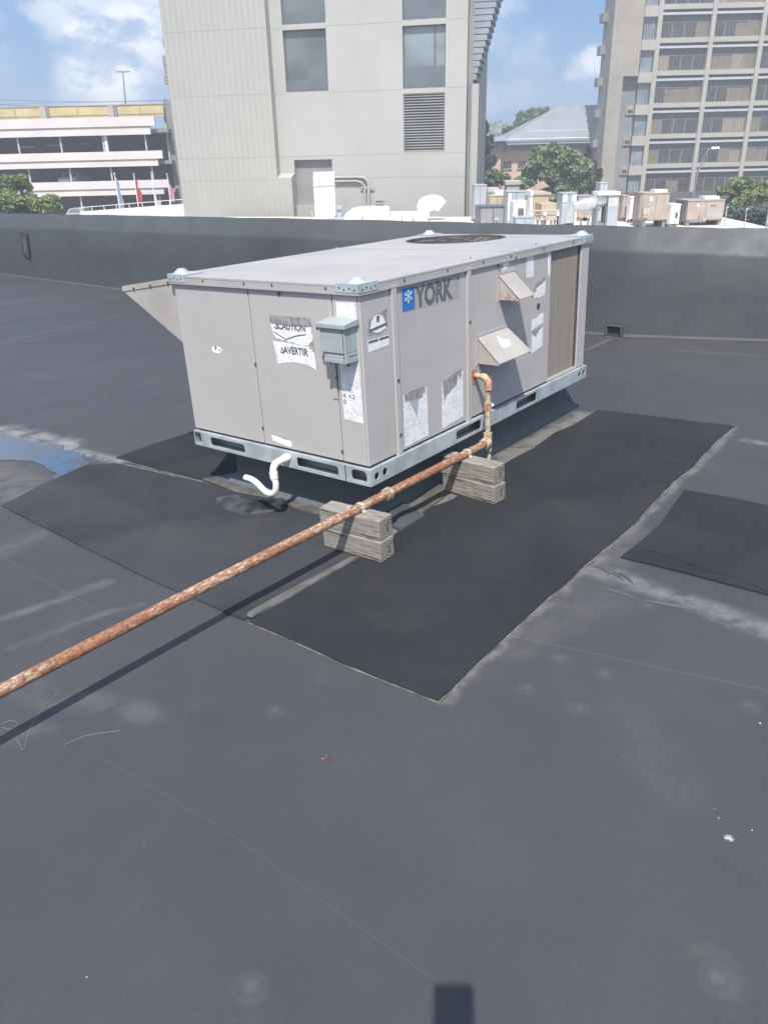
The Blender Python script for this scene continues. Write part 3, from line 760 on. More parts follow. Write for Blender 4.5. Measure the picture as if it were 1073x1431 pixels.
textobj('4  < 2', 'lettering', 'ink', ll, Matrix.Translation((-.0014, .117, .372)) @ MS, .026, 1.0, .0002)
textobj('0', 'lettering', 'ink', ll, Matrix.Translation((-.0014, .117, .345)) @ MS, .026, 1.0, .0002)
e_ = sticker('S', [(.883+.036*cos(i*pi/7), .500+.017*sin(i*pi/7)) for i in range(14)], [.002]*14, 'white', 'torn_oval_label', seedv=11, steps=.008)
g = G(); g.plate([(.893, .503), (.885, .500), (.880, .518), (.888, .522)], [], lambda u, v, w: Sf(u, v, .002+w), .0005); g.plate([(.868, .50), (.858, .497), (.860, .508)], [], lambda u, v, w: Sf(u, v, .002+w), .0005); g.build('emblem_scrap', 'ink', e_)
sticker('S', [(.578, .137), (.459, .124), (.448, .112), (.460, .094), (.571, .108)], [.003, .001, .002, .002, .001], 'white', 'torn_label', seedv=12, steps=.008)
sticker('S', [(.578, .142), (.457, .129), (.455, .120), (.576, .132)], [.003, .001, .002, .002], 'residue', 'adhesive_residue', -.0006, 13)
# long face
sticker('L', [(.042, .69), (.168, .717), (.165, .64), (.10, .622), (.04, .630)], [.006]*5, 'residue', 'adhesive_residue', -.0002, 15)
s1 = sticker('L', [(.052+.0, .640)]+[(.105+.050*cos(a), .650+.052*sin(a)) for a in [pi*.95, pi*.8, pi*.65, pi*.5, pi*.35, pi*.2, pi*.05]]+[(.158, .640), (.11, .628)], [.001]*10, 'white', 'torn_round_label', seedv=16)
g = G(); g.plate([(.046, .640), (.165, .652), (.165, .661), (.046, .650)], [], lambda u, v, w: Lf(u, v, .0018+w), .0005); g.plate([(.098, .672), (.112, .672), (.116, .694), (.104, .699), (.095, .690)], [], lambda u, v, w: Lf(u, v, .0018+w), .0005); g.build('label_band', 'ltr', s1)
s2 = sticker('L', [(.036, .607), (.172, .607), (.172, .566), (.036, .562)], [.0005]*4, 'paper_f', seedv=17, label='small intact white label with a dark heading bar')
g = G(); g.plate([(.038, .597), (.099, .597), (.099, .606), (.038, .606)], [], lambda u, v, w: Lf(u, v, .0015+w), .0005); g.plate([(.106, .597), (.170, .597), (.170, .606), (.106, .606)], [], lambda u, v, w: Lf(u, v, .0015+w), .0005); g.build('heading_bar', 'ltr', s2)
rnd = random.Random(4)
q1 = [(.252, .096), (.434, .100), (.431, .328), (.422, .335), (.418, .300), (.405, .310), (.395, .285), (.382, .282), (.372, .290), (.366, .262), (.36, .225), (.352, .205), (.335, .235), (.318, .262), (.30, .288), (.283, .300), (.270, .285), (.262, .325), (.255, .335)]
sticker('L', q1, [.001, .001]+[.003]*17, 'paper', seedv=18, steps=.008, label='white printed label torn at its top, left of the two low ones')
sticker('L', [(.258, .30), (.43, .29), (.43, .334), (.38, .340), (.30, .336), (.258, .33)], [.004]*6, 'residue', 'adhesive_residue', -.0006, 19)
sticker('L', [(.30, .285), (.375, .27), (.36, .20), (.35, .195), (.33, .235)], [.003]*5, 'bgrey', 'torn_backing', -.0007, 20)
q2 = [(.548, .100), (.732, .113), (.731, .334), (.722, .340), (.716, .298), (.705, .318), (.696, .300), (.690, .330), (.680, .285), (.66, .268), (.645, .275), (.625, .255), (.60, .250), (.58, .222), (.565, .235), (.560, .300), (.553, .325)]
sticker('L', q2, [.001, .001]+[.003]*15, 'paper', seedv=21, steps=.008, label='white printed label torn at its top, right of the two low ones')
sticker('L', [(.556, .245), (.72, .29), (.722, .350), (.64, .340), (.60, .325), (.556, .325)], [.004]*6, 'residue', 'adhesive_residue', -.0006, 22)
sticker('L', [(1.092, .812), (1.15, .809), (1.152, .770), (1.13, .752), (1.096, .752), (1.105, .77), (1.088, .785)], [.004]*7, 'white', 'torn_label', seedv=23, steps=.008)
sticker('L', [(1.333, .806), (1.415, .806), (1.415, .680), (1.333, .688)], [.001, .001, .003, .001], 'paper', seedv=24)
sticker('L', [(1.328, .815), (1.418, .815), (1.418, .804), (1.333, .804), (1.333, .684), (1.328, .684)], [.001]*6, 'residue', 'adhesive_residue', -.0006, 25)
sticker('L', [(1.575, .79), (1.600, .80), (1.602, .70), (1.597, .652), (1.578, .675), (1.572, .72)], [.002]*6, 'white', 'torn_label', seedv=26)
sticker('L', [(1.425, .575), (1.455, .62), (1.50, .628), (1.552, .648), (1.550, .573), (1.49, .566)], [.003]*6, 'paper_f', 'torn_label', seedv=27)
sticker('L', [(1.42, .60), (1.44, .645), (1.553, .665), (1.553, .64), (1.45, .60)], [.004]*5, 'residue', 'adhesive_residue', -.0006, 28)
sticker('L', [(1.410, .462), (1.47, .462), (1.50, .478), (1.541, .476), (1.54, .425), (1.48, .418), (1.406, .404)], [.003]*7, 'paper_f', 'torn_label', seedv=29)
sticker('L', [(1.414, .388), (1.46, .36), (1.50, .395), (1.537, .402), (1.537, .300), (1.48, .290), (1.416, .280)], [.004, .005, .004, .001, .001, .002, .001], 'paper_f', 'torn_label', seedv=30)
sticker('L', [(1.414, .40), (1.535, .41), (1.50, .37), (1.45, .325), (1.414, .37)], [.004]*5, 'residue', 'adhesive_residue', -.0006, 31)
# badge: residue panel, blue square with snowflake, lettering
M['badge'] = simple('badge_residue', (.385, .375, .365), .6, var=.08, scale=20)
bd = sticker('L', [(.262, .676), (.715, .676), (.715, .782), (.262, .782)], [0]*4, 'badge', 'badge', -.0008, 32)
g = G(); g.plate([(.274, .684), (.360, .684), (.360, .776), (.274, .776)], [], lambda u, v, w: Lf(u, v, .0005+w), .0007); bq = g.build('blue_square', 'blue', bd)
g = G(); cx_, cz_ = .316, .742
def bar(a, b, w):
    a, b = Vector(a), Vector(b); d = (b-a).normalized(); n_ = Vector((-d.y, d.x))*w
    g.plate([tuple(a+n_), tuple(b+n_), tuple(b-n_), tuple(a-n_)], [], lambda u, v, ww: Lf(u, v, .0015+ww), .0005)
for i in range(6):
    a = radians(90+60*i); d = Vector((cos(a), sin(a))); c_ = Vector((cx_, cz_)); bar(c_+d*.003, c_+d*.030, .0016)
    for sgn in (-1, 1):
        a2_ = a+sgn*radians(45); bar(c_+d*.015, c_+d*.015+Vector((cos(a2_), sin(a2_)))*.010, .0012)
g.build('snowflake', 'white', bq)
textobj('YORK', 'lettering', 'ltr', bd, Matrix.Translation((.371, -.0009, .690)) @ ML, .117, .86, .0042)
textobj('®', 'trademark', 'ltr', bd, Matrix.Translation((.694, -.0009, .760)) @ ML, .018, .8, .0002)

# switch box on the short face
g = G(); g.box(-.078, 0, .022, .150, .575, .680); sb = part(g, 'switch_box', 'box_grey', bevel=.002)
g = G(); g.loft([(-.090, .010, .672), (-.090, .160, .672), (0, .160, .676), (0, .010, .676)], [(-.090, .010, .690), (-.090, .160, .690), (0, .160, .702), (0, .010, .702)]); g.build('rain_lid', 'box_grey', sb, bevel=.002)
g = G(); g.box(-.070, 0, .022, .140, .535, .574); g.box(-.078, -.0705, .022, .137, .535, .553); g.box(-.078, -.0705, .022, .032, .5535, .574); g.build('lower_housing', 'box_grey', sb, bevel=.0015)
g = G(); g.box(-.0605, -.012, .0215, .0225, .560, .563); g.box(-.0795, -.078, .030, .032, .54, .670); g.build('cover_seam', 'dark', sb)
g = G(); g.box(-.072, -.0705, .034, .136, .556, .573); g.build('cover_recess', 'bgrey', sb)
g = G(); g.cyl((-.05, .036, .52), (-.05, .036, .545), .006, 8); g.cyl((-.05, .128, .522), (-.05, .128, .545), .004, 8); g.build('latch', 'screw', sb)
g = G(); g.box(-.004, 0, .147, .172, .36, .535); g.build('conduit_bracket', 'paint', sb)
g = G(); g.box(-.095, -.090, .140, .152, .664, .674); g.build('hasp', 'screw', sb)

# white condensate drain, screwed into the rail
def bez(pts, n=8):
    P = [Vector(p) for p in pts]; Q = []; m_ = len(P)
    for i in range(m_-1):
        p0, p1, p2, p3 = P[max(i-1, 0)], P[i], P[i+1], P[min(i+2, m_-1)]
        for j in range(n):
            t = j/n; Q.append(.5*((2*p1)+(p2-p0)*t+(2*p0-5*p1+4*p2-p3)*t*t+(3*p1-p0-3*p2+p3)*t**3))
    Q.append(P[-1]); return Q
g = G(); g.tube(bez([(0, .470, .050), (-.05, .470, .048), (-.090, .471, .042), (-.106, .472, .028), (-.110, .473, .004), (-.110, .472, -.030)]), .0165, 14)
dr = part(g, 'condensate_drain', 'pvc', smooth=True)
g = G(); g.tube([(-.110, .473, .008), (-.110, .472, -.022)], .0195, 14); g.tube([(-.015, .470, .050), (-.042, .470, .048)], .0190, 14); g.build('coupling', 'pvc', dr, smooth=True)
g = G(); g.tube(bez([(-.110, .472, -.018), (-.110, .466, -.050), (-.110, .474, -.084), (-.110, .498, -.104), (-.110, .530, -.106), (-.110, .560, -.092), (-.110, .592, -.071), (-.110, .630, -.059), (-.110, .668, -.058)]), .0145, 14); g.build('trap_hose', 'pvc', dr, smooth=True)

# ================================================================== GAS PIPE AND ITS TIMBERS
gp = empty('gas_pipe', U @ Matrix.Translation((.83, -.078, -.13)), 'long rusty gas pipe with flaking cream paint, crossing the roof to the unit', 'pipe')
q0 = Vector((.83, -.078, -.13))
def gpart(pts, r, name, mat, n=14, cut=False, sm=True): g = G(); g.tube([Vector(p)-q0 for p in pts], r, n); return g.build(name, mat, gp, smooth=sm)
gpart([(.795, -.093, -.030), (.02, -.072, -.030), (-.14, -.067, -.030), (-1.06, -.037, -.030), (-1.6, -.026, -.030), (-3.4, .0, -.030)], .0195, 'main_pipe', 'rust', 18)
gpart([(.035, -.0725, -.030), (.005, -.0715, -.030)], .0262, 'pipe_coupling', 'rustfit2')
gpart([(.0315, -.0725, -.030), (.0290, -.0724, -.030)], .0282, 'coupling_ring', 'rustfit2')
gpart([(.83, -.080, .262), (.83, -.078, -.10)], .0135, 'riser_pipe', 'rustfit2')
gpart(bez([(.83, .002, .292), (.83, -.03, .292), (.83, -.060, .288), (.83, -.078, .272), (.83, -.080, .245)], 5), [.0135]*8+[.0185]*13, 'elbow', 'rustfit')
gpart([(.83, -.080, .252), (.83, -.080, .232)], .0205, 'elbow_collar', 'rustfit')
gpart([(.83, -.079, .168), (.83, -.079, .130)], .019, 'union_nut', 'rustfit')
gpart([(.83, -.079, .130), (.83, -.079, .100)], .0165, 'union_nut', 'rustfit2')
gpart([(.835, -.079, .150), (.862, -.085, .145)], [.007, .010], 'valve_knob', 'white')
gpart([(.83, -.079, .012), (.83, -.079, .0), (.83, -.079, -.072), (.83, -.079, -.082)], [.021, .021, .021, .021], 'tee', 'rustfit2')
gpart([(.77, -.091, -.030), (.815, -.084, -.030)], .027, 'tee_arm', 'rustfit2')
gpart([(.83, -.079, -.086), (.83, -.079, -.125)], [.0135, .0135], 'drip_leg', 'rustfit2')
gpart([(.83, -.079, -.105), (.83, -.079, -.130)], .0175, 'end_cap', 'rustfit2')
g = G(); g.box(-.018, .018, .074, .0775, .385, .455); g.build('pipe_entry_plate', 'rustfit', gp)

stack_lab = {0: ('lower timber of the stack nearest the camera, under the gas pipe', 'upper timber of the stack nearest the camera, strapped to the gas pipe'),
             1: ('lower timber of the farther stack, beside the gas riser', 'upper timber of the farther stack, strapped to the gas pipe beside the riser')}
for si, (cx, y0_, y1_, rot) in enumerate(((-.165, -.200, .105, 2), (.600, -.288, .02, -5))):
    for lv in (0, 1):
        w = .089; z0 = -.224+lv*.0895
        mt = U @ Matrix.Translation((cx+(.004 if lv else 0), (y0_+y1_)/2+(.006 if lv else -.004), z0)) @ Matrix.Rotation(radians(rot+(1.5 if lv else -.5)), 4, 'Z')
        Ln = (y1_-y0_)/2
        r = empty('timber_block', mt, 'weathered grey '+stack_lab[si][lv], 'timber', 'timber blocks under the gas pipe')
        g = G(); g.box(-w/2, w/2, -Ln, Ln, 0, w)
        bmesh.ops.subdivide_edges(g.bm, edges=[e for e in g.bm.edges if abs((e.verts[0].co-e.verts[1].co).y) > .1], cuts=10)
        for v in g.bm.verts: v.co += Vector((random.uniform(-.0012, .0012), 0, random.uniform(-.0012, .0012) if 0 < v.co.z < w else 0))
        g.build('beam', 'wood', r, bevel=.004)
        g = G(); g.plate([(-w/2+.004, .004), (w/2-.004, .004), (w/2-.004, w-.004), (-w/2+.004, w-.004)], [], lambda u, v, ww: (u, -Ln-.0008+ww*0-ww, v), .0008); g.build('end_grain', 'woodend', r)
# straps over the pipe
for i, (xx, yy, lab) in enumerate(((-.155, -.066, 'pale metal strap bent over the gas pipe on the nearest timber stack'), (.620, -.0885, 'pale metal strap bent over the gas pipe on the farther timber stack'))):
    g = G(); zc = -.030; zb = -.0445; w = .011; o = Vector((xx, yy, zb)); r1 = .0208; pr = []
    pr.append((-.070, zb+.002)); pr.append((-r1-.006, zb+.002))
    for j in range(9): a = radians(200-j*27.5); pr.append((r1*cos(a), zc+r1*sin(a)))
    pr.append((r1+.004, zb+.003)); pr.append((r1+.010, zb+.002))
    th = .0016
    A = [Vector((-w, -p[0], p[1]-zb)) for p in pr]; B = [Vector((w, -p[0], p[1]-zb)) for p in pr]
    for (a0, b0), (a1_, b1) in zip(zip(A[:-1], B[:-1]), zip(A[1:], B[1:])): g.face([a0, b0, b1, a1_])
    ob = g.build('pipe_strap', 'strap', None, U @ Matrix.Translation((xx, yy, zb)))
    so = ob.modifiers.new('thick', 'SOLIDIFY'); so.thickness = .002; so.offset = 1
    tag(ob, lab, 'strap', 'straps over the gas pipe')

# the phone taking the picture, its shadow falls at the bottom of the view
camR = RW.transposed().to_4x4()
pm = Matrix.Translation(CAM) @ camR
g = G(); g.plate(rounded(-.0385, .0385, -.034, .135, .007, 5), [], lambda u, v, w: Vector((u, v, -.006-w)), .0095)
ph = g.build('phone', 'phone', None, pm); tag(ph, 'slim dark phone held up in portrait position in front of the roof', 'phone')

# ================================================================== BEYOND THE PARAPET
ZG = -4.6                                     # street level
def tr3(x, y, z): return Matrix.Translation((x, y, z))
def Bd(g, name, mat, parent, o=(0, 0, ZG), **k):   # build with absolute coordinates under a root standing at o
    bmesh.ops.translate(g.bm, verts=g.bm.verts, vec=-Vector(o)); return g.build(name, mat, parent, **k)
def ZP(x, y, z): d = ray(x, y, RW); t = (z-HG)/d.z; return CAM+d*t
g = G(); g.face([(-330, -110, ZG), (400, -110, ZG), (400, 420, ZG), (-330, 420, ZG)]); tag(g.build('street_ground', 'asphalt', None), kind='structure')
g = G(); g.box(-34, -9, 50, 80, ZG+.002, ZG+.12); tag(g.build('pavement', 'plaza', None), kind='structure')
# the body of the building we stand on
g = G(); g.box(-21, 8.9, -5.8, 5.5, ZG+.005, -.45)
ob = Bd(g, 'building_body', 'conc_grey', None, (0, 0, 0)); tag(ob, 'plain low building carrying the black roof', 'building')

# ---- concrete office tower
P0 = WP(650, 215, 58); A12 = radians(12)
tn = Vector((cos(A12), -sin(A12), 0)); Nn = Vector((sin(A12), cos(A12), 0))
def WB(px, py, off=0):
    d = ray(px, py, RW); t = ((P0-CAM).dot(Nn)+off)/d.dot(Nn); p = CAM+d*t; return (p-P0).dot(tn), p.z
mt = Matrix.Translation((P0.x, P0.y, ZG)) @ Matrix.Rotation(-A12, 4, 'Z')
tw = empty('concrete_tower', mt, 'large pale concrete building with a ribbed blank wing and few windows behind the parapet', 'building')
OF = (0, 0, ZG)
def tb(name, mat, *b, parent=None, **k):
    g = G()
    for q in b: g.box(*q)
    return Bd(g, name, mat, parent or tw, OF, **k)
sl = WB(240, 150, -.8)[0]; TOPZ = 17
tb('rear_block', 'concrete', (sl+.02, -.02, .42, 16, ZG, TOPZ-.02))
tb('ribbed_wing', 'ribbed', (sl, WB(378, 120, -.8)[0], -.8, .41, ZG, TOPZ))
sr = WB(378, 120, -.8)[0]
tb('lower_ledge', 'ribbed', (sr+.002, -12.07, -.8, -.001, ZG, -.15))
g = G(); g.loft([(sr+.002, -.8, -.148), (sr+.002, -.001, -.148), (sr+.002, -.001, .12)], [(-12.07, -.8, -.148), (-12.07, -.001, -.148), (-12.07, -.001, .12)]); Bd(g, 'sloping_sill', 'concrete2', tw)
wins = [(-12.29, -9.30, 9.13, 13.0), (-12.29, -9.32, 5.19, 8.82), (-4.22, -1.40, 9.02, 13.0), (-4.22, -1.40, 5.13, 8.70)]
louv = (-4.22, -1.40, 1.29, 4.84); door = (-12.06, -9.31, -2.0, .97)
def rc(b): return [(b[0], b[2]), (b[1], b[2]), (b[1], b[3]), (b[0], b[3])]
g = G(); g.plate([(sr, ZG), (0, ZG), (0, TOPZ), (sr, TOPZ)], [rc(b) for b in wins+[louv, door]], lambda u, v, w: (u, w, v), .40)
Bd(g, 'front_wall', 'concrete2', tw)
M['joint'] = simple('panel_joint', (.30, .30, .28), .9)
for i, z in enumerate((8.93, 5.09, 1.20, -.27)):
    g = G(); g.box(sl, sr, -.803, -.8, z-.02, z+.02); Bd(g, 'panel_joint', 'joint', tw)
    segs = [(sr, -12.29), (-9.30, -4.22), (-1.40, 0)] if z > 5 else ([(sr, 0)] if z > 0 else [(-9.31, 0)])
    for a, b in segs: g = G(); g.box(a, b, -.003, 0, z-.02, z+.02); Bd(g, 'panel_joint', 'joint', tw)
for s_ in (-7.9, -5.9, -10.9): g = G(); g.box(s_-.008, s_+.008, -.002, 0, -.25 if s_ > -9 else 1.25, 8.9 if s_ > -9 else 5.0); Bd(g, 'form_line', 'concrete', tw)
for i, b in enumerate(wins):
    lab = None
    w_ = tb('window', 'glass' if b[0] < -10 else 'glassb', (b[0], b[1], .30, .32, b[2], b[3]))
    fr_ = .07
    g = G(); g.plate(rc(b), [rc((b[0]+fr_, b[1]-fr_, b[2]+fr_, b[3]-fr_))], lambda u, v, w: (u, .22+w, v), .079); Bd(g, 'frame', 'dgrey', w_)
    if b[0] > -10:
        tb('mullion', 'dgrey', (-2.17, -2.09, .22, .299, b[2]+1.32, b[3]-.075), parent=w_)
        tb('spandrel_panel', 'dgreyb', (b[0]+fr_, b[1]-fr_, .25, .299, b[2]+fr_, b[2]+1.28), parent=w_) if 'dgreyb' in M else None
    else:
        pass
M['dgreyb'] = simple('spandrel_glass', (.13, .15, .165), .25, var=.1, scale=.5)
for b in wins:
    tb('spandrel_panel', 'dgreyb', (b[0]+.07, b[1]-.07, .25, .299, b[2]+.07, b[2]+(1.28 if b[0] > -10 else .75)))
lv = tb('louvre_back', 'dark', (louv[0], louv[1], .36, .39, louv[2], louv[3]))
g = G(); n_ = 21
for i in range(n_):
    z = louv[2]+.06+i*(louv[3]-louv[2]-.1)/n_
    g.loft([(louv[0]+.06, .04, z), (louv[0]+.06, .22, z+.13), (louv[0]+.06, .22, z+.145), (louv[0]+.06, .04, z+.03)], [(louv[1]-.06, .04, z), (louv[1]-.06, .22, z+.13), (louv[1]-.06, .22, z+.145), (louv[1]-.06, .04, z+.03)])
g.plate(rc(louv), [rc((louv[0]+.06, louv[1]-.06, louv[2]+.06, louv[3]-.06))], lambda u, v, w: (u, .02+w, v), .22)
Bd(g, 'louvre', 'conc_grey', tw)
tb('loading_opening', 'conc_grey', (door[0], door[1], .36, .39, door[2], door[3]))
# narrow pillar and stepped bays at the right corner
s0, s1_ = WB(657.5, 200, .3)[0], WB(667, 200, .3)[0]
tb('corner_pillar', 'concrete', (s0, s1_, .3, 3.5, ZG, WB(660, 117, .3)[1]))
tb('corner_gap', 'conc_grey', (.002, s0-.002, .9, 3.4, ZG, TOPZ))
g = G(); M['shade_bay'] = simple('bay_shade_tone', (.27, .30, .33), .5, var=.1, scale=.6)  # bluish grey base colour stands in for shade on the stepped bays
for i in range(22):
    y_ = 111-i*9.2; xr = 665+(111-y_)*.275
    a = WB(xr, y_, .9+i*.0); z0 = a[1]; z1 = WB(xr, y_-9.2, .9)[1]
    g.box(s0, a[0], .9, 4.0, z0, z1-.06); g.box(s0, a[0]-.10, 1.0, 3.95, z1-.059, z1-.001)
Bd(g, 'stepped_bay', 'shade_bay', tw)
# little balconies on the far left edge
g = G()
for y_ in (55, 80, 93, 108):
    a = WB(228-(0 if y_ < 90 else -2), y_, 1.5); g.box(a[0]-.0, sl+.2, 1.4, 2.6, a[1]-.45, a[1]+.1)
Bd(g, 'side_balcony', 'conc_grey', tw)

# pipes on its wall
for i, (pts, r, lab) in enumerate((([(463, 248), (500, 247.5), (509, 248.5), (514, 253), (515, 262), (515.5, 300)], .10, 'outer of the two grey pipes bent over the concrete wall'), ([(463, 253.5), (498, 253), (505, 255), (509.5, 260), (510, 300)], .08, 'inner of the two grey pipes bent over the concrete wall'))):
    P = []
    for p in pts: a = WB(p[0], p[1], -.18); P.append(Vector((P0.x, P0.y, 0))+tn*a[0]-Nn*.18+Vector((0, 0, a[1])))
    g = G(); g.tube([p-P[-1] for p in P], r, 10)
    if i == 0: g.tube([P[4]-P[-1]-tn*.6, P[4]-P[-1]+tn*.4], .05, 6)
    tag(g.build('wall_pipe', 'conc_plain', None, Matrix.Translation(P[-1]), smooth=True), lab, 'pipe', 'pipes on the concrete wall')
a = WB(525, 286, -.1); b = WB(535.5, 281, -.1)
o = Vector((P0.x, P0.y, 0))+tn*((a[0]+b[0])/2)-Nn*.02+Vector((0, 0, a[1]))
g = G(); g.plate([(-.3, 0), (.3, 0), (.3, .28), (-.3, .28)], [[(-.25, .04), (.25, .04), (.25, .24), (-.25, .24)]], lambda u, v, w: (u, -w, v), .10); g.box(-.25, .25, -.03, -.01, .04, .24)
tag(g.build('wall_vent', 'conc_plain', None, Matrix.Translation(o) @ Matrix.Rotation(-A12, 4, 'Z')), 'tiny grey vent grille on the concrete wall above the white duct', 'vent')

# ---- white roofed low building between us and the tower
LZ = -2.6
pts = [ZP(300, 303, LZ), ZP(430, 303, LZ), ZP(640, 303, LZ), ZP(760, 301, LZ), ZP(1008, 303, LZ), ZP(1073, 317.5, LZ), ZP(1140, 335, LZ)]
poly = [(p.x, p.y) for p in pts]+[(pts[-1].x, 17), (-8, 17), (-9, 40)]
c0 = Vector((6, 35, ZG)); lb = empty('low_building', c0, 'low building with a bright white roof crowded with machines, just beyond the parapet', 'building')
g = G(); g.plate(poly, [], lambda u, v, w: (u-c0.x, v-c0.y, LZ-c0.z-w), .25); g.build('roof', 'wroof', lb)
g = G(); poly2 = [(6+(u-6)*.985, 35+(v-35)*.985) for u, v in poly]; g.plate(poly2, [], lambda u, v, w: (u-c0.x, v-c0.y, LZ-.255-c0.z-w), LZ-.255-ZG-.01); g.build('wall', 'tan', lb)
# far raised edge of that roof
g = G(); a, b = ZP(690, 303, LZ), ZP(1008, 303.5, LZ); g.box(a.x-c0.x, b.x-c0.x, a.y-.6-c0.y, a.y-.3-c0.y, LZ-c0.z+.001, LZ-c0.z+.35); g.build('roof_kerb', 'wroof', lb)

def rectY(x0, x1, y0, y1, Y):                # metric rectangle seen through a pixel box at distance Y
    a, b = WP(x0, y1, Y), WP(x1, y0, Y); return a.x, b.x, a.z, b.z
# ---- ducts beside the tower
Y = 53
x0, x1, z0, z1 = rectY(441.5, 467, 240, 306, Y); o = Vector(((x0+x1)/2, Y, LZ)); hw = (x1-x0)/2
r = empty('vertical_duct', o, 'tall square white duct standing against the opening in the concrete wall', 'duct')
zk = rectY(0, 1, 258, 300, Y)[3]-LZ
g = G(); g.box(-hw, hw, -.5, .5, 0, zk); g.build('duct_body', 'wmetal', r, bevel=.03)
g = G(); g.loft([(-hw, -.5, zk+.001), (hw, -.5, zk+.001), (hw, .5, zk+.001), (-hw, .5, zk+.001)], [(-hw, .4, z1-LZ), (hw, .4, z1-LZ), (hw, 1.6, z1-LZ-.1), (-hw, 1.6, z1-LZ-.1)]); g.build('duct_elbow', 'wmetal', r)
g = G(); g.box(-hw-.04, hw+.04, -.55, .55, zk-.55, zk-.45); g.box(-hw-.25, hw+.05, -.7, -.6, .35, .42); g.box(-hw-.2, -hw-.14, -.7, -.6, 0, .7); g.box(hw-.05, hw+.02, -.7, -.6, 0, .4); g.build('support_frame', 'smetal', r)
Y = 52
def duct(pp, rad, label, seams, name='roof_duct', closed=True):
    P = [WP(x, y, Y) for x, y in pp]; o = Vector((P[0].x, Y, LZ)); r = empty(name, o, label, 'duct')
    g = G(); g.tube([p-o for p in P], rad, 20); g.build('duct_body', 'wmetal', r, smooth=True)
    for (x, y), rr in seams:
        p = WP(x, y, Y)-o; g = G(); g.cyl(p-Vector((.025, 0, 0)), p+Vector((.025, 0, 0)), rr, 20); g.build('seam_band', 'conc_grey', r)
    return r
duct([(482, 312), (488, 305), (497, 300), (508, 298.5), (526, 298.2), (541, 298.2), (544, 298.2)], [.25, .36, .42, .44, .44, .44, .38], 'fat white cylindrical duct with a sloping left elbow beside the tower', [((506.5, 298.6), .455)])
duct([(545.5, 303.5), (599, 303)], .34, 'long low white duct with dark seams right of the fat cylindrical duct', [((561.5, 303.4), .35), ((577, 303.2), .35), ((598, 303), .36)])
arcp = [(583, 297), (582.5, 288), (586, 280), (592, 275.5), (600, 273), (609, 272.5), (617, 275), (622.5, 281), (611.5, 295), (606, 292.5), (600, 295), (599, 297)]
P = [WP(x, y, 52.5) for x, y in arcp]; o = Vector((P[0].x, 52.5, LZ)); r = empty('gooseneck_vent', o, 'white curved gooseneck vent opening to the right beside the tower', 'vent')
g = G(); g.plate([(p.x-o.x, p.z-o.z) for p in P], [], lambda u, v, w: (u, -.45+w, v), .9); g.build('hood', 'wmetal', r, bevel=.03)
g = G(); g.box(P[0].x-o.x+.05, P[-1].x-o.x-.05, -.35, .35, 0, P[0].z-o.z-.01); g.build('stem', 'wmetal', r)
p = WP(474, 292, 52); o = Vector((p.x, 52, LZ)); r = empty('exhaust_fan', o, 'little grey roof fan between the tall and the fat white ducts', 'fan')
g = G(); g.tube([(0, 0, p.z-LZ-.05), (0, 0, p.z-LZ), (0, 0, p.z-LZ+.18), (0, 0, p.z-LZ+.24)], [.15, .28, .26, .1], 14); g.build('fan_cap', 'smetal', r, smooth=True)
g = G(); g.box(-.13, .13, -.13, .13, 0, p.z-LZ-.06); g.box(-.3, .3, -.3, .3, 0, .35); g.build('fan_base', 'bgrey', r)

# ---- machines on the white roof
def machine(name, label, x0, x1, y0, Y, mat, d=1.4, cat='roof machine', legs=.18, extras=(), group=None, zb=LZ, yaw=0):
    a, b, _, zt = rectY(x0, x1, y0, 300, Y); o = Vector(((a+b)/2, Y, zb)); hw = (b-a)/2; h = zt-zb
    r = empty(name, Matrix.Translation(o) @ Matrix.Rotation(radians(yaw), 4, 'Z'), label, cat, group)
    g = G(); g.box(-hw, hw, 0, d, legs, h-.04); g.build('casing', mat, r, bevel=.02)
    g = G(); g.box(-hw-.03, hw+.03, -.03, d+.03, h-.039, h); g.build('top_cover', mat, r)
    g = G()
    k_ = max(2, int(hw*2/.75))
    for i in range(1, k_): x = -hw+2*hw*i/k_; g.box(x-.012, x+.012, -.004, 0, legs+.05, h-.08)
    g.box(-hw+.02, hw-.02, -.003, -.0005, legs, legs+.05)
    g.build('panel_seam', 'dgrey', r)
    for sx_ in (-hw+.05, hw-.2): g = G(); g.box(sx_, sx_+.15, .05, d-.05, 0, legs-.002); g.build('support', 'conc_grey', r)
    for nm, m_, (u0, u1, v0, v1, dd) in extras:  # fractions of the front face
        g = G(); g.box(-hw+2*hw*u0, -hw+2*hw*u1, -dd, -.001, legs+(h-legs)*v0, legs+(h-legs)*v1); g.build(nm, m_, r)
    return r
machine('condensing_unit', 'dark grey louvred machine right beside the tower corner', 668, 705, 288, 44, 'dgrey', 1.6, extras=[('louvre_panel', 'conc_grey', (.1, .55, .1, .9, .01)), ('louvre_panel', 'conc_grey', (.6, .95, .1, .9, .01))])
machine('condensing_unit', 'tan boxy machine behind the dark grey louvred machine', 684, 705, 273, 48, 'tan', 1.2)
machine('condensing_unit', 'pale blue machine partly hidden behind the concrete pillar of the tower', 662, 680, 258, 50, 'bgrey', 1.5)
machine('air_handler', 'tall pale grey air handler left of the tan stucco wall', 708, 734, 267, 46, 'bgrey', 1.6, extras=[('side_vent', 'wmetal', (.05, .2, .1, .95, .02))])
machine('air_handler', 'white machine with a square dark window in front of the tall pale grey air handler', 717, 735, 281, 43, 'wmetal', 1.2, extras=[('window', 'dgrey', (.38, .85, .35, .75, .01)), ('panel_frame', 'sandw', (.3, .36, .05, .95, .015))])
machine('duct_box', 'low pale blue duct box at the foot of the white machine with a window', 721, 747, 303, 42, 'bgrey', 1.0, legs=.05)
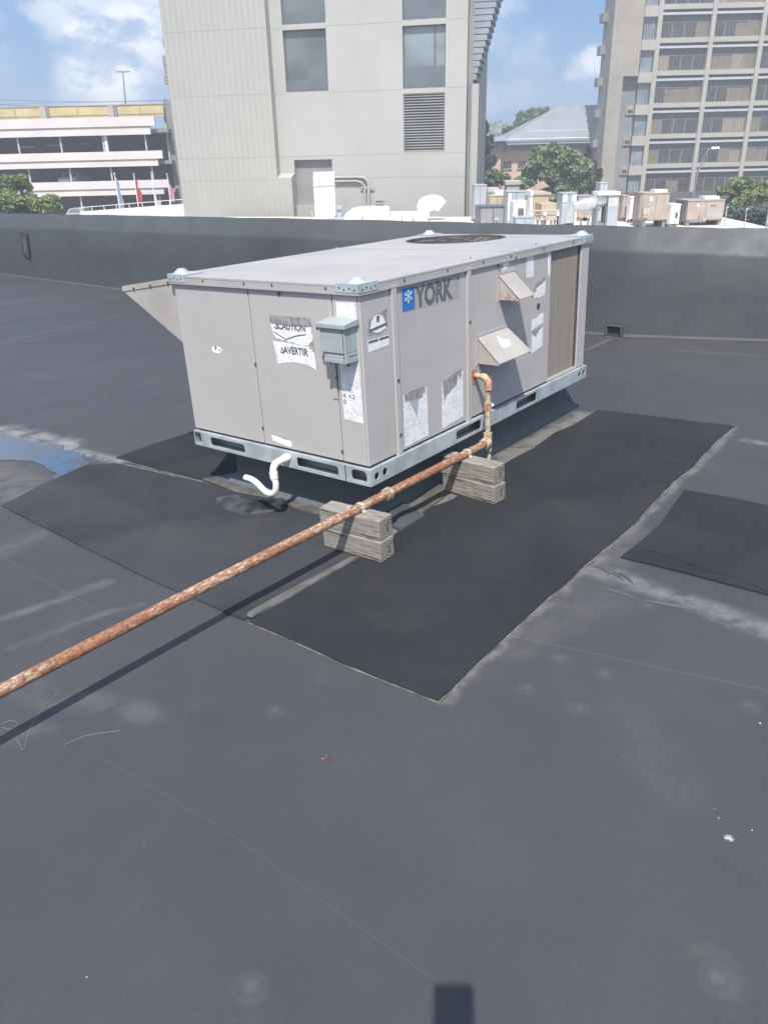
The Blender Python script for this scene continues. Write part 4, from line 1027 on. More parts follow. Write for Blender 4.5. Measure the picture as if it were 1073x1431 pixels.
# tan stucco wall with pipes
a, b, _, zt = rectY(735, 767, 272, 300, 52); o = Vector(((a+b)/2, 52, LZ)); r = empty('stucco_penthouse', o, 'tan stucco block between the grey air handler and the round leafy tree', 'building')
g = G(); g.box(a-o.x, b-o.x, 0, 3, 0, zt-LZ); g.build('wall', 'tan', r)
g = G(); g.box(a-o.x-.1, b-o.x+.1, -.08, 3.1, zt-LZ+.001, zt-LZ+.12); g.build('coping', 'sandw', r)
a, b, _, zt = rectY(756, 781, 285, 300, 50); o = Vector(((a+b)/2, 50, LZ)); r = empty('stucco_penthouse', o, 'lower tan stucco block just left of the tall grey vent cabinet', 'building')
g = G(); g.box(a-o.x, b-o.x, 0, 3, 0, zt-LZ); g.build('wall', 'tan', r)
for i, (y_, x0_, x1_) in enumerate(((295, 741, 781), (301, 740, 781))):
    a, b = WP(x0_, y_, 44), WP(x1_, y_, 44); o = Vector((a.x, 44, LZ))
    r = empty('roof_pipe', o, ('upper' if i == 0 else 'lower')+' long thin pipe run low over the white roof before the tan stucco blocks', 'pipe', 'pipe runs on the white roof')
    g = G(); g.cyl((0, 0, a.z-LZ), (b.x-a.x, 0, a.z-LZ), .05, 8); g.build('pipe', 'conc_grey' if i else 'sandw', r)
    for q in (0.05, .5, .95): g = G(); g.box((b.x-a.x)*q-.06, (b.x-a.x)*q+.06, -.08, .08, 0, a.z-LZ-.051); g.build('pipe_support', 'wmetal', r)
rnd = random.Random(11)
for i in range(9):                            # small valves, vents and traps standing on the white roof
    x_ = (751, 757, 762, 770, 775, 694, 812, 822, 901)[i]; Yv = 40+rnd.uniform(0, 2); p = WP(x_, 306 if i < 6 else 303, Yv); h = max(.15, p.z-LZ); o = Vector((p.x, Yv, LZ))
    r = empty('roof_vent', o, ('first', 'second', 'third', 'fourth', 'fifth', 'sixth', 'seventh', 'eighth', 'ninth')[i]+' small capped vent pipe from the left among those on the white roof' if i not in (5, 8) else ('small capped vent pipe by the dark grey louvred machine' if i == 5 else 'small capped vent pipe before the brown machine'), 'vent pipe', 'small vent pipes on the white roof')
    g = G(); g.cyl((0, 0, 0), (0, 0, h), .06, 8); g.build('pipe', 'conc_grey', r)
    g = G(); g.tube([(0, 0, h-.05), (0, 0, h+.02), (0, 0, h+.08)], [.13, .12, .03], 8); g.build('cap', 'smetal' if i % 2 else 'rustfit', r)
machine('vent_cabinet', 'tall grey cabinet with two white square vents and a long silver duct on its right', 784, 806, 269.5, 45, 'bgrey', 1.4, extras=[('white_vent', 'wmetal', (.05, .3, .72, .95, .03)), ('white_vent', 'wmetal', (.72, .97, .72, .95, .03)), ('front_panel', 'smetal', (.32, .85, .05, .55, .06))])
machine('roof_box', 'small brownish box behind the silver round duct', 806, 828, 273, 49, 'beige', 1.2)
P = [WP(801, 288, 44), WP(812, 286, 44), WP(836, 284, 44)]; o = Vector((P[0].x, 44, LZ)); r = empty('silver_duct', o, 'silver tapered duct running from the grey cabinet to the round fan housing', 'duct')
g = G(); g.tube([p-o for p in P], [.18, .30, .42], 16); g.build('duct_body', 'smetal', r, smooth=True)
g = G(); g.cyl((.15, 0, 0), (.15, 0, P[0].z-LZ-.15), .05, 6); g.cyl((1.0, 0, 0), (1.0, 0, P[1].z-LZ-.25), .05, 6); g.build('duct_leg', 'wmetal', r)
# round fan housing
a, b, _, zt = rectY(833, 851, 271, 300, 43); cx_ = (a+b)/2; rr = (b-a)/2*1.0; o = Vector((cx_, 43, LZ)); r = empty('fan_housing', o, 'round silver fan housing with a bright white flat top and grey box on its right', 'fan')
hz_ = (zt-LZ); g = G(); g.tube([(-rr, .5, hz_-rr*1.15), (rr*.9, .5, hz_-rr*1.15)], rr*1.15, 24); g.build('drum', 'smetal', r, smooth=True)
g = G(); g.tube([(-rr*1.08, .5, hz_-rr*1.15), (-rr*1.0, .5, hz_-rr*1.15)], rr*1.25, 24); g.build('drum_rim', 'wmetal', r, smooth=True)
g = G(); g.box(-rr*1.1, rr*2.9, -.1, 1.1, hz_-.05, hz_+.10); g.build('flat_top', 'wmetal', r)
g = G(); g.box(rr*.95, rr*2.85, 0, 1.0, .1, hz_-.055); g.build('side_box', 'bgrey', r, bevel=.02)
g = G(); g.box(rr*1.1, rr*2.7, -.01, -.001, hz_-.6, hz_-.15); g.build('box_louvre', 'trim', r)
g = G(); g.box(-rr, -rr+.1, 0, .9, 0, hz_-rr*2); g.box(rr*.7, rr*.8, 0, .9, 0, hz_-rr*2); g.box(-.3, .3, .2, .8, .02, .35); g.build('stand', 'conc_grey', r)
machine('roof_box', 'small pale grey box peeking over the white flat top of the round fan housing', 835, 849, 255, 46, 'trim', 1.0)
machine('roof_box', 'narrow brown box just right of the round fan housing', 868, 879, 273, 48, 'beige', 1.0)
machine('air_handler', 'bright white upright panel left of the bigger brown machine', 879, 890, 275, 47, 'wmetal', .6)
machine('packaged_unit', 'bigger brown packaged unit with a white lid strip and open grey door on its left', 896, 936, 269, 44, 'beige', 1.6, legs=.35, extras=[('label', 'wmetal', (.25, .36, .72, .86, .01)), ('hood', 'sandw', (-.02, .22, .25, .45, .35)), ('coil_panel', 'conc_grey', (-.14, -.02, .1, .95, .05)), ('ribbed_panel', 'coilb', (.45, .97, .05, .8, .006))] if 'coilb' in M else [('label', 'wmetal', (.25, .36, .72, .86, .01)), ('hood', 'sandw', (-.02, .22, .25, .45, .35)), ('coil_panel', 'conc_grey', (-.14, -.02, .1, .95, .05))])
machine('vent_hood', 'low white box vent between the two brown packaged units', 937, 951, 285, 43.5, 'wmetal', 1.0, extras=[('opening', 'dgrey', (.5, .8, .3, .6, .01))])
machine('condensing_unit', 'narrow dark machine between the white box vent and the right brown unit', 951, 960, 281, 45, 'dgrey', 1.0)
machine('packaged_unit', 'lower brown packaged unit at the right end of the white roof', 959, 1013, 279, 44.5, 'beige', 1.8, legs=.25, extras=[('label', 'wmetal', (.24, .31, .70, .82, .01)), ('lettering_plate', 'dgrey', (.6, .78, .70, .74, .006)), ('valve_box', 'rustfit', (.33, .37, .0, .25, .15)), ('lower_panel', 'sandw', (.44, .52, .02, .14, .1)), ('panel', 'conc_plain', (.55, .95, .15, .6, .006))])
g = G(); a, b, _, z_ = rectY(981, 1005, 277.5, 300, 45); o = Vector((a, 45, z_)); g.box(0, b-a, 0, .8, -.02, .12)
tag(g.build('roof_plank', 'wmetal', None, Matrix.Translation(o)), 'white sheet lying on top of the right brown unit', 'sheet')
g = G(); a, b, _, z_ = rectY(911, 932, 268.5, 300, 44.4); o = Vector((a, 44.4, z_)); g.box(0, b-a, 0, .8, -.02, .13)
tag(g.build('roof_plank', 'wmetal', None, Matrix.Translation(o)), 'white sheet lying on top of the bigger brown unit', 'sheet')
for i, (x_, yt, yb, Yp) in enumerate(((1014.5, 290, 306, 43), (1042, 293, 312, 40), (1072, 297, 318, 37))):
    a, b = WP(x_-1.3, yb, Yp), WP(x_+1.6, yt, Yp); o = Vector((a.x, Yp, LZ)); h = b.z-LZ
    r = empty('roof_post', o, ('pale steel post right next to the lower brown unit', 'middle pale steel post on the sloping edge of the white roof', 'pale steel post at the very right edge of the picture')[i], 'post', 'posts along the edge of the white roof')
    g = G(); g.box(0, b.x-a.x, 0, .1, 0, h); g.build('post', 'trim', r); g = G(); g.box(-.1, .2, -.1, .2, 0, .06); g.build('foot', 'wmetal', r); g = G(); g.box(-.02, b.x-a.x+.03, -.02, .12, h+.001, h+.04); g.build('cap', 'wmetal', r)

for i, (x0_, x1_, yt, Ym, mm, lab) in enumerate(((680, 697, 262, 54, 'sandw', 'sand coloured box vent at the far left of the machine cluster by the pillar'), (704, 728, 252, 58, 'sandw', 'pale box high behind the tall grey air handler'), (690, 704, 266, 51, 'wmetal', 'white round fan near the pale blue machine'), (739, 745, 266, 50, 'wmetal', 'tiny white vent on the tan stucco block'))):
    a, b, _, zt = rectY(x0_, x1_, yt, 300, Ym); o = Vector(((a+b)/2, Ym, LZ)); r = empty('box_vent', o, lab, 'vent', 'vents on the white roof'); hw = (b-a)/2
    g = G(); g.box(-hw*.8, hw*.8, 0, 1, 0, zt-LZ-.3); g.build('stem', mm, r); g = G(); g.box(-hw, hw, -.1, 1.1, zt-LZ-.299, zt-LZ); g.build('hood', mm, r, bevel=.05)

# ---- parking garage
gr = empty('parking_garage', Vector((-30, 85, ZG)), 'long pale pink parking garage with open decks and a yellow screened top', 'parking garage')
OG = (-30, 85, ZG)
def gb(name, mat, *b, parent=None, **k):
    g = G()
    for q in b: g.box(*q)
    return Bd(g, name, mat, parent or gr, OG, **k)
lev = [(4.95, 4.12, 3.38, -21.30, -21.85), (1.93, 1.20, .56, -20.95, -21.50), (-.72, -1.45, -2.05, -20.75, -21.30)]
for zt, zm, zb, xr, xr2 in lev:
    f_ = gb('deck_front', 'garage', (-62, xr, 85, 85.35, zm, zt), (-62, xr2, 85.12, 85.45, zb, zm-.002))
    gb('drip_line', 'joint', (-62, xr2, 85.10, 85.119, zm-.03, zm-.003), parent=f_)
    gb('deck_slab', 'conc_grey', (-62, -20.2, 85.46, 103, zb+.15, zb+.45))
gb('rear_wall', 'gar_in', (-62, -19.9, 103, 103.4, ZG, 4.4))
gb('ramp_wall', 'conc_grey', (-62, -20.3, 93, 93.3, ZG, .2), (-62, -20.3, 95, 95.3, .3, 3.5))
for j, (za, zc) in enumerate(((1.93, 3.38), (-.72, .56), (ZG, -2.05))):
    sp = (4.18, 4.1, 4.0)[j]; X = (-35.1, -34.6, -33.9)[j]
    while X < -21.8: gb('column', 'trim', (X-.07, X+.07, 85.5, 85.7, za-.3 if j < 2 else za, zc+.2)); X += sp
gb('wide_column', 'garage', (-26.6, -26.3, 85.46, 85.75, 1.8, 3.5))
g = G()
for k_ in range(12):
    xa = -60+k_*3.28
g.box(-62, -20.6, 86.2, 86.35, 4.99, 6.05); sc_ = Bd(g, 'top_screen', 'yellow', gr, OG)
g = G(); X = -59.5
while X < -21: g.box(X-.04, X+.04, 86.13, 86.199, 4.99, 6.05); X += 3.05
g.box(-62, -20.6, 86.14, 86.199, 6.02, 6.09); g.box(-62, -20.6, 86.16, 86.199, 5.2, 5.25); Bd(g, 'screen_rib', 'tan', sc_, OG)
gb('screen_brace', 'conc_grey', (-31.95, -31.75, 86.05, 86.12, 4.99, 6.0), (-25.35, -25.1, 86.05, 86.12, 4.99, 6.05)); gb('screen_pilaster', 'sandw', (-32.6, -32.0, 86.0, 86.12, 4.99, 6.05)); gb('screen_pilaster', 'sandw', (-25.95, -25.4, 86.0, 86.12, 4.97, 6.1))
gb('stair_tower', 'conc_grey', (-20.55, -17.5, 86.8, 90, ZG, 6.35)); gb('stair_tower_edge', 'sandw', (-20.75, -20.56, 86.6, 90, 1.0, 6.45))
g = G(); X = -62
g.tube([(-62, 86.3, 6.45), (-21.5, 86.3, 6.32)], .025, 5); Bd(g, 'top_rail', 'steel', gr, OG)
gb('level_lamp', 'wmetal', (-34.0, -32.1, 90, 90.1, 2.62, 2.72), (-31.2, -30.0, 92, 92.1, 2.72, 2.80), (-35.9, -34.6, 88, 88.1, 2.5, 2.58))

# cars inside it
def car(x, y, z, label, mat, stripe=None):
    r = empty('parked_car', Vector((x, y, z)), label, 'car', 'cars in the parking garage')
    w = .88
    prof = [(0, .35), (0, .75), (.15, .92), (1.0, 1.02), (1.55, 1.45), (3.1, 1.48), (3.9, 1.05), (4.4, .95), (4.45, .40)]
    def sec(x_, s): return [(x_, p[0], p[1]) for p in prof]
    g = G(); g.loft([(-w, a, b) if b < 1.1 else (-w*.8, a, b) for a, b in prof], [(w, a, b) if b < 1.1 else (w*.8, a, b) for a, b in prof]); g.build('body', mat, r, bevel=.05)
    g = G(); g.loft([(-w*.78, 1.08, 1.06), (w*.78, 1.08, 1.06), (w*.68, 1.50, 1.40), (-w*.68, 1.50, 1.40)], [(-w*.78, 1.05, 1.075), (w*.78, 1.05, 1.075), (w*.68, 1.47, 1.415), (-w*.68, 1.47, 1.415)]); g.build('windscreen', 'dgrey', r)
    for sx in (-1, 1):
        for yy in (.85, 3.6):
            g = G(); g.cyl((sx*w*.98, yy, .33), (sx*w*.78, yy, .33), .33, 16); wh = g.build('wheel', 'rubber', r); g = G(); g.cyl((sx*w*1.0, yy, .33), (sx*w*.985, yy, .33), .18, 10); g.build('rim', 'smetal', wh)
        g = G(); g.box(sx*w*.62-.16, sx*w*.62+.16, -.02, .02, .62, .76); g.build('headlight', 'wmetal', r)
    return r
a = WP(92, 246, 86.5); car(a.x, 86.5, -1.45+.08, 'white car showing over the front of the lower open deck of the garage', 'wmetal')
a = WP(101, 289, 83); car(a.x, 82.5, ZG, 'silver car parked on the street at the foot of the garage beside the tree', 'smetal')

# lamp on the garage roof, street lamp at the right
p = WP(176, 160, 88); tp = WP(168.5, 101, 88); r = empty('roof_lamp', Vector((p.x, 88, 4.0)), 'thin double headed lamp post on the top deck of the garage against the clouds', 'lamp post')
g = G(); g.cyl((0, 0, 0), (tp.x-p.x+.25, 0, tp.z-4.0), .09, 8, .06); g.build('pole', 'steel', r)
for s_ in (-1, 1): g = G(); g.box(tp.x-p.x+.25+s_*.35-.3, tp.x-p.x+.25+s_*.35+.3, -.15, .15, tp.z-4.0, tp.z-4.0+.10); g.build('lamp_head', 'steel', r)
Yl = 70; pb, pm_, pt = WP(963, 300, Yl), WP(975, 236, Yl), WP(995, 207, Yl); o = Vector((pb.x, Yl, ZG)); r = empty('street_lamp', o, 'tall pale street lamp with a white head before the right hand tower', 'street lamp')
g = G(); g.tube([(0, 0, 0), pm_-o], [.09, .07], 8); g.build('pole', 'steel', r)
g = G(); g.tube([pm_-o-Vector((0, 0, .3)), pm_-o+Vector((.15, 0, .3)), pt-o-Vector((.35, 0, .12)), pt-o], .045, 6); g.tube([pm_-o+Vector((.1, 0, -.1)), pm_-o+Vector((.5, 0, .7))], .03, 6); g.build('arm', 'steel', r)
g = G(); g.loft([(-.1, -.15, -.08), (.55, -.15, -.04), (.55, .15, -.04), (-.1, .15, -.08)], [(-.1, -.1, .1), (.5, -.1, .1), (.5, .1, .1), (-.1, .1, .1)]); bmesh.ops.translate(g.bm, verts=g.bm.verts, vec=pt-o); g.build('lamp_head', 'wmetal', r)

# flagpoles
for i, (xt, yt, xb, yb, mat, fx, lab) in enumerate(((158, 244, 168, 294, 'bluec', -4.5, 'flagpole with a limp pale blue flag, leftmost of the row'), (187, 245, 194, 291, 'red', -4, 'flagpole with a twisted limp red flag'), (212, 243, 218, 289, 'whitec', -2.5, 'flagpole with a limp cream flag low on the pole'), (233.5, 245, 239, 286, 'red2', -2, 'flagpole with a limp faded red and white flag, nearest the tower'))):
    Yf = 76; b, t = WP(xb, yb, Yf), WP(xt+.6, yt, Yf); zb_ = ZG+.12; o = Vector((b.x, Yf, zb_))
    if 'red2' not in M: M['red2'] = simple('faded_red_cloth', (.42, .14, .16), .8, var=.5, scale=3, col2=(.6, .5, .5))
    r = empty('flagpole', o, lab, 'flagpole', 'flagpoles before the garage')
    lean = 0
    g = G(); g.cyl((0, 0, 0), (0, 0, t.z-zb_), .055, 8, .035); g.build('pole', 'wmetal', r)
    g = G(); g.tube([(0, 0, t.z-zb_), (0, 0, t.z-zb_+.08), (0, 0, t.z-zb_+.16)], [.05, .1, .04], 8); g.build('finial', 'smetal', r)
    g = G(); top_ = t.z-zb_-.3 if i != 2 else t.z-zb_-1.5; H_ = (2.9, 1.9, 1.7, 1.9)[i]; ln = []; n2 = 16
    A_, B_ = [], []
    for j in range(n2+1):
        v = j/n2; wd = .08+.32*min(1, v*2.2)*(1+.25*sin(v*9+i)); off = .06*sin(v*13+i)
        A_.append(Vector((.03+off*.2, .03*sin(v*8), top_-v*H_))); B_.append(Vector((.03+wd+off, .06*sin(v*11+1), top_-v*H_-.12*(v > .1))))
    for j in range(n2):
        mid0 = lerp(A_[j], B_[j], .5)+Vector((0, .07, 0)); mid1 = lerp(A_[j+1], B_[j+1], .5)+Vector((0, .07, 0))
        g.face([A_[j], mid0, mid1, A_[j+1]]); g.face([mid0, B_[j], B_[j+1], mid1])
    fl = g.build('flag', mat, r, smooth=True); so = fl.modifiers.new('thick', 'SOLIDIFY'); so.thickness = .012
# low white wall by the flagpoles
a, b = WP(112, 296, 78), WP(257, 285, 70); g = G(); g.loft([(a.x, 78, ZG), (a.x, 78.4, ZG), (a.x, 78.4, a.z), (a.x, 78, a.z)], [(b.x, 70, ZG), (b.x, 70.4, ZG), (b.x, 70.4, b.z), (b.x, 70, b.z)])
o = Vector((a.x, 78, ZG)); bmesh.ops.translate(g.bm, verts=g.bm.verts, vec=-o)
r = empty('garden_wall', o, 'low white wall with a thin rail running behind the parapet toward the tower at the left', 'wall'); g.build('wall', 'whitec', r)
g = G()
for j in range(9):
    v = j/8; q = lerp(Vector((a.x, 78.2, a.z)), Vector((b.x, 70.2, b.z)), v)-o; g.cyl(q, q+Vector((0, 0, .35)), .03, 6)
g.cyl(Vector((a.x, 78.2, a.z+.35))-o, Vector((b.x, 70.2, b.z+.35))-o, .025, 6); g.build('rail', 'wmetal', r)
# two cables across the sky at the left
for i, (y0_, y1_) in enumerate(((137.5, 139), (144.5, 145.5))):
    a, b = WP(-60, y0_-1.2, 70), WP(240, y1_+.5, 78); P = []
    for j in range(13): v = j/12; q = lerp(a, b, v); q.z -= .9*(1-(2*v-1)**2)*.25; P.append(q)
    o = P[0].copy(); g = G(); g.tube([q-o for q in P], .014, 5)
    tag(g.build('overhead_cable', 'rubber_blk', None, Matrix.Translation(o)), ('upper', 'lower')[i]+' thin overhead cable above the yellow top of the garage', 'cable', 'overhead cables')

# ---- right hand tower
r = rt = empty('office_tower', Vector((36, 115, ZG)), 'tall sand coloured office tower with a grid of wide curtained windows at the right', 'building')
OT = (36, 115, ZG)
def ob_(name, mat, *b, parent=None, **k):
    g = G()
    for q in b: g.box(*q)
    return Bd(g, name, mat, parent or rt, OT, **k)
HT = 25
ob_('core', 'sand', (34.3, 66, 116.0, 135, ZG, HT)); 
ob_('pier', 'sand', (30.25, 32.1, 114.5, 119.3, ZG, HT)); ob_('pier_upper', 'sand', (32.102, 34.0, 114.52, 117, 9.4, HT)); ob_('pier_recess', 'gar_in', (32.102, 34.28, 118.4, 120, ZG, HT)); ob_('recess_shade_wall', 'conc_grey', (32.102, 34.2, 115.6, 116.5, ZG, 9.39))  # dark grey recess wall stands in for the shadow beside the pier
g = G()
for z in (13.2, 9.1, 5.3, 1.2, 16.8): g.box(30.24, 32.1, 114.49, 114.499, z-.03, z+.03)
Bd(g, 'pier_joint', 'joint', rt, OT)
tops = [20.95, 17.27, 13.62, 9.98, 6.28, 2.62, -1.0]; cols = [36.2, 42.95, 49.35, 55.8, 62.2]; rnd = random.Random(5)
ob_('ledge', 'dark', (36.5, 62.2, 115.62, 115.99, ZG, HT))
for fi, t in enumerate(tops):
    s_ = ob_('spandrel', 'sandw', (36.4, 66, 115.05, 115.5, t-.56, t)); ob_('spandrel_ledge', 'trim', (36.4, 66, 115.02, 115.4, t-1.17, t-.90), parent=s_)
    if fi < len(tops)-1 or True:
        nb = tops[fi+1] if fi+1 < len(tops) else ZG
        if fi+1 >= len(tops): nb = -4.65
        for ci in range(4):
            x0_, x1_ = cols[ci]+.28, cols[ci+1]-.28
            w_ = ob_('window', 'bronze', (x0_, x1_, 115.50, 115.56, nb+.01, t-1.18))
            if ci > 2: continue
            pn = 4; wdt = (x1_-x0_)/pn
            ob_('frame', 'conc_grey', (x0_, x1_, 115.46, 115.499, t-1.95, t-1.90), *[(x0_+wdt*q-.04, x0_+wdt*q+.04, 115.46, 115.499, nb+.01, t-1.951) for q in range(1, pn)], parent=w_)
            run = rnd.choice([(0, 2), (2, 4), (0, 4), (1, 4), (0, 0), (2, 4), (0, 1)])
            for q in range(*run):
                if rnd.random() < .12: continue
                ob_('curtain', 'curtain' if rnd.random() < .65 else 'curtain2', (x0_+wdt*q+.07, x0_+wdt*(q+1)-.07, 115.475, 115.498, nb+.05, t-1.98-rnd.choice([0, 0, .15])), parent=w_) if 'curtain2' in M else None
for c_ in cols: ob_('column', 'sandw', (c_-.27, c_+.27, 114.85, 115.55, ZG, HT))
# corner bay
for fi, t in enumerate(tops):
    b_ = ob_('bay_front', 'sandw', (34.1, 35.85, 114.7, 116.2, t-1.35+.0, t-.18)); nb = (tops[fi+1] if fi+1 < len(tops) else ZG)
    ob_('bay_window', 'glassb', (34.3, 35.8, 115.2, 115.3, nb-.18+.0, t-1.351)); ob_('bay_side', 'sand', (33.1, 34.098, 115.4, 116.2, t-1.3, t-.25)); ob_('bay_slot', 'dark', (33.3, 34.0, 115.35, 115.399, t-1.05, t-.7))
ob_('bay_return', 'conc_grey', (35.86, 35.93, 114.9, 116, ZG, HT))
for fi, t in enumerate(tops+[24.6]): ob_('side_balcony', 'conc_grey', (29.55, 30.24, 117.3, 119.0, t-1.45, t-.45))

# ---- hip roofed building
hr = empty('hip_roof_building', Vector((26, 120, ZG)), 'pink walled building with a broad blue grey metal roof between the two towers', 'building')
OH = (26, 120, ZG)
g = G(); e0, e1 = WP(703, 190, 120), WP(829, 192, 120)
ez = 2.3; xl, xr_ = 17.9, 40; rz = 6.5*1.03; rY = 127
g.loft([(xl, 120, ez), (xr_, 120, ez), (xr_, 136, ez), (xl, 136, ez)], [(25.6*1.05, 127.9, 6.75), (36, 127.9, 6.75), (36, 128.1, 6.75), (25.6*1.05, 128.1, 6.75)])
g.loft([(xl-.2, 119.8, ez-.25), (xr_, 119.8, ez-.25), (xr_, 136, ez-.25), (xl-.2, 136, ez-.25)], [(xl-.2, 119.8, ez-.01), (xr_, 119.8, ez-.01), (xr_, 136, ez-.01), (xl-.2, 136, ez-.01)])
rf = Bd(g, 'roof', 'hiproof', hr, OH)
g = G(); g.tube([(21.6, 121.9, 3.42), (37.7, 121.9, 3.42)], .04, 5); g.tube([(24.2, 125.1, 5.12), (37, 125.1, 5.12)], .05, 5); g.tube([(18.5, 120.2, 2.45), (39.5, 120.2, 2.45)], .05, 5); Bd(g, 'snow_rail', 'wmetal', rf, OH)
def hb(name, mat, *b, parent=None):
    g = G()
    for q in b: g.box(*q)
    return Bd(g, name, mat, parent or hr, OH)
hb('wall', 'pink', (17.6, 39, 121.5, 135, ZG, ez-.26-1.0)); hb('fascia', 'trim', (18.3, 30.2, 119.9, 120.2, ez-.52, ez-.251)); hb('upper_wall', 'trim', (18.6, 39, 121.9, 134, ez-1.258, ez-.255))
for i in range(4): hb('window', 'bronze', (19.3+i*1.7, 20.6+i*1.7, 121.8, 121.89, ez-1.2, ez-.6))
for i in range(4): w_ = hb('window', 'bronze', (18.2+i*2.0, 19.3+i*2.0, 121.4, 121.49, -1.3, -.35)); hb('sill', 'sandw', (18.1+i*2.0, 19.4+i*2.0, 121.3, 121.49, -1.42, -1.305), parent=w_)
g = G(); g.loft([(14.8, 119, 2.2), (18.2, 119, 2.25), (18.2, 126, 2.25), (14.8, 126, 2.2)], [(17.5, 122, 2.9), (18.2, 122, 2.9), (18.2, 124, 2.9), (17.5, 124, 2.9)]); Bd(g, 'side_roof', 'hiproof', hr, OH); hb('side_wall', 'pink', (15.3, 17.598, 120.5, 126, ZG, .6)); hb('side_upper_wall', 'conc_plain', (15.5, 17.597, 120.7, 125, .601, 2.19))
hb('gable_wall', 'sandw', (30.5, 31.8, 118.5, 119.6, ZG, 2.0))
g = G(); g.loft([(30.4, 118.3, 2.0), (31.9, 118.3, 3.3), (31.9, 118.3, 2.0)], [(30.4, 119.6, 2.0), (31.9, 119.6, 3.3), (31.9, 119.6, 2.0)]); Bd(g, 'gable_head', 'sandw', hr, OH)

# ---- trees
def tree(name, label, Y, blobs, mat, n, leaf, group='trees beyond the parapet', zb=ZG, depth=.8, seedv=1):
    """blobs: photo ellipses (x, y, rx, ry) turned into real crown volumes at distance Y"""
    rnd = random.Random(seedv); cs = []
    for (x, y, rx, ry) in blobs:
        c = WP(x, y, Y); e = WP(x+rx, y, Y); f_ = WP(x, y-ry, Y); cs.append((c, abs(e.x-c.x), abs(f_.z-c.z)))
    zc = min(c.z-h for c, w, h in cs); xc = sum(c.x*w for c, w, h in cs)/sum(w for c, w, h in cs); o = Vector((xc, Y, zb))
    r = empty(name, o, label, 'tree', group)
    sub = []
    for (c, w, h) in cs:
        for _ in range(int(7+w*h*3)):
            th_, ph_ = rnd.uniform(0, 2*pi), math.acos(rnd.uniform(-1, 1)); q = rnd.uniform(.35, .9)
            s_ = rnd.uniform(.22, .42); sub.append((c+Vector((w*q*sin(ph_)*cos(th_), w*depth*q*sin(ph_)*sin(th_), h*q*cos(ph_))), w*s_, h*s_))
    area = [w*h for _, w, h in sub]; tot = sum(area); g = G()
    V, Fc = [], []
    for (c, w, h), ar in zip(sub, area):
        for _ in range(int(n*ar/tot)):
            d = Vector((rnd.gauss(0, 1), rnd.gauss(0, 1), rnd.gauss(0, 1))).normalized(); q = rnd.uniform(.45, 1.05)
            p = c+Vector((d.x*w*q, d.y*w*depth*q, d.z*h*q))-o
            a = Vector((rnd.gauss(0, 1), rnd.gauss(0, 1), rnd.gauss(0, 1))).normalized(); nb = (d*.6+a).normalized(); u = nb.orthogonal().normalized(); v = nb.cross(u); s_ = leaf*rnd.uniform(.6, 1.4); an = rnd.uniform(0, pi); u, v = u*cos(an)+v*sin(an), v*cos(an)-u*sin(an)
            i0 = len(V); V += [p-u*s_, p-v*s_*.55+nb*s_*.15, p+u*s_, p+v*s_*.55+nb*s_*.15]; Fc.append((i0, i0+1, i0+2, i0+3))
    me = bpy.data.meshes.new('crown'); me.from_pydata([tuple(v) for v in V], [], Fc); me.materials.append(M[mat]); co = bpy.data.objects.new('crown', me); C.objects.link(co); co.parent = r
    g = G(); zt = max(c.z for c, w, h in cs)-zb; tr_ = max(.12, .035*zt)
    g.tube([(0, 0, 0), (.1, 0, zt*.35), (-.05, .1, zt*.65), (.05, 0, zt*.95)], [tr_*1.3, tr_, tr_*.7, tr_*.25], 8)
    for (c, w, h) in cs+[x for x in sub[::3]]: g.tube([(0, 0, zt*.4), lerp(Vector((0, 0, zt*.5)), c-o, .5)+Vector((0, 0, .1)), c-o], [tr_*.5, tr_*.3, tr_*.08], 5)
    g.build('trunk', 'trunk', r, smooth=True)
    return r
tree('leafy_tree', 'light green tree rising over the parapet at the far left in front of the garage', 48, [(8, 262, 22, 16), (28, 256, 16, 14), (52, 284, 26, 15), (15, 288, 30, 18), (75, 290, 14, 8)], 'leaf_l', 12000, .17, seedv=1)
tree('leafy_tree', 'broad round tree before the pink building, in the middle between the towers', 82, [(775, 232, 36, 26), (800, 245, 26, 30), (755, 240, 26, 22), (790, 268, 30, 18), (735, 240, 14, 10), (772, 212, 26, 12)], 'leaf_m', 14000, .26, seedv=2)
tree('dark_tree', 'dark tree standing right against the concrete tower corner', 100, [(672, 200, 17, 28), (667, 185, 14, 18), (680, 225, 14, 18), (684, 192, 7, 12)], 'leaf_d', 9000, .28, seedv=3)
tree('leafy_tree', 'low bushy tree under the dark tree beside the tower corner', 78, [(680, 248, 22, 14), (700, 250, 16, 13), (672, 262, 14, 12), (725, 258, 18, 10)], 'leaf_m', 7000, .24, seedv=4)
tree('leafy_tree', 'tree top showing over the left slope of the metal roof', 150, [(728, 166, 8, 10), (742, 160, 12, 10), (722, 176, 8, 8), (758, 156, 9, 6), (735, 176, 14, 12)], 'leaf_m', 5000, .36, seedv=5)
tree('leafy_tree', 'tiny tree top left of the metal roof slope', 150, [(711, 181, 5, 5), (706, 186, 5, 6)], 'leaf_d', 1400, .3, seedv=6)
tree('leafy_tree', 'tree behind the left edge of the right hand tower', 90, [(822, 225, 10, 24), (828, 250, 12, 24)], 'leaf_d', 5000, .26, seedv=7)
tree('leafy_tree', 'olive green tree before the right hand tower, behind the roof posts', 60, [(1035, 256, 20, 10), (1015, 268, 16, 9), (1045, 268, 24, 12), (1065, 266, 14, 14), (1030, 280, 20, 9), (1075, 280, 18, 12)], 'leaf_l', 10000, .20, seedv=8)
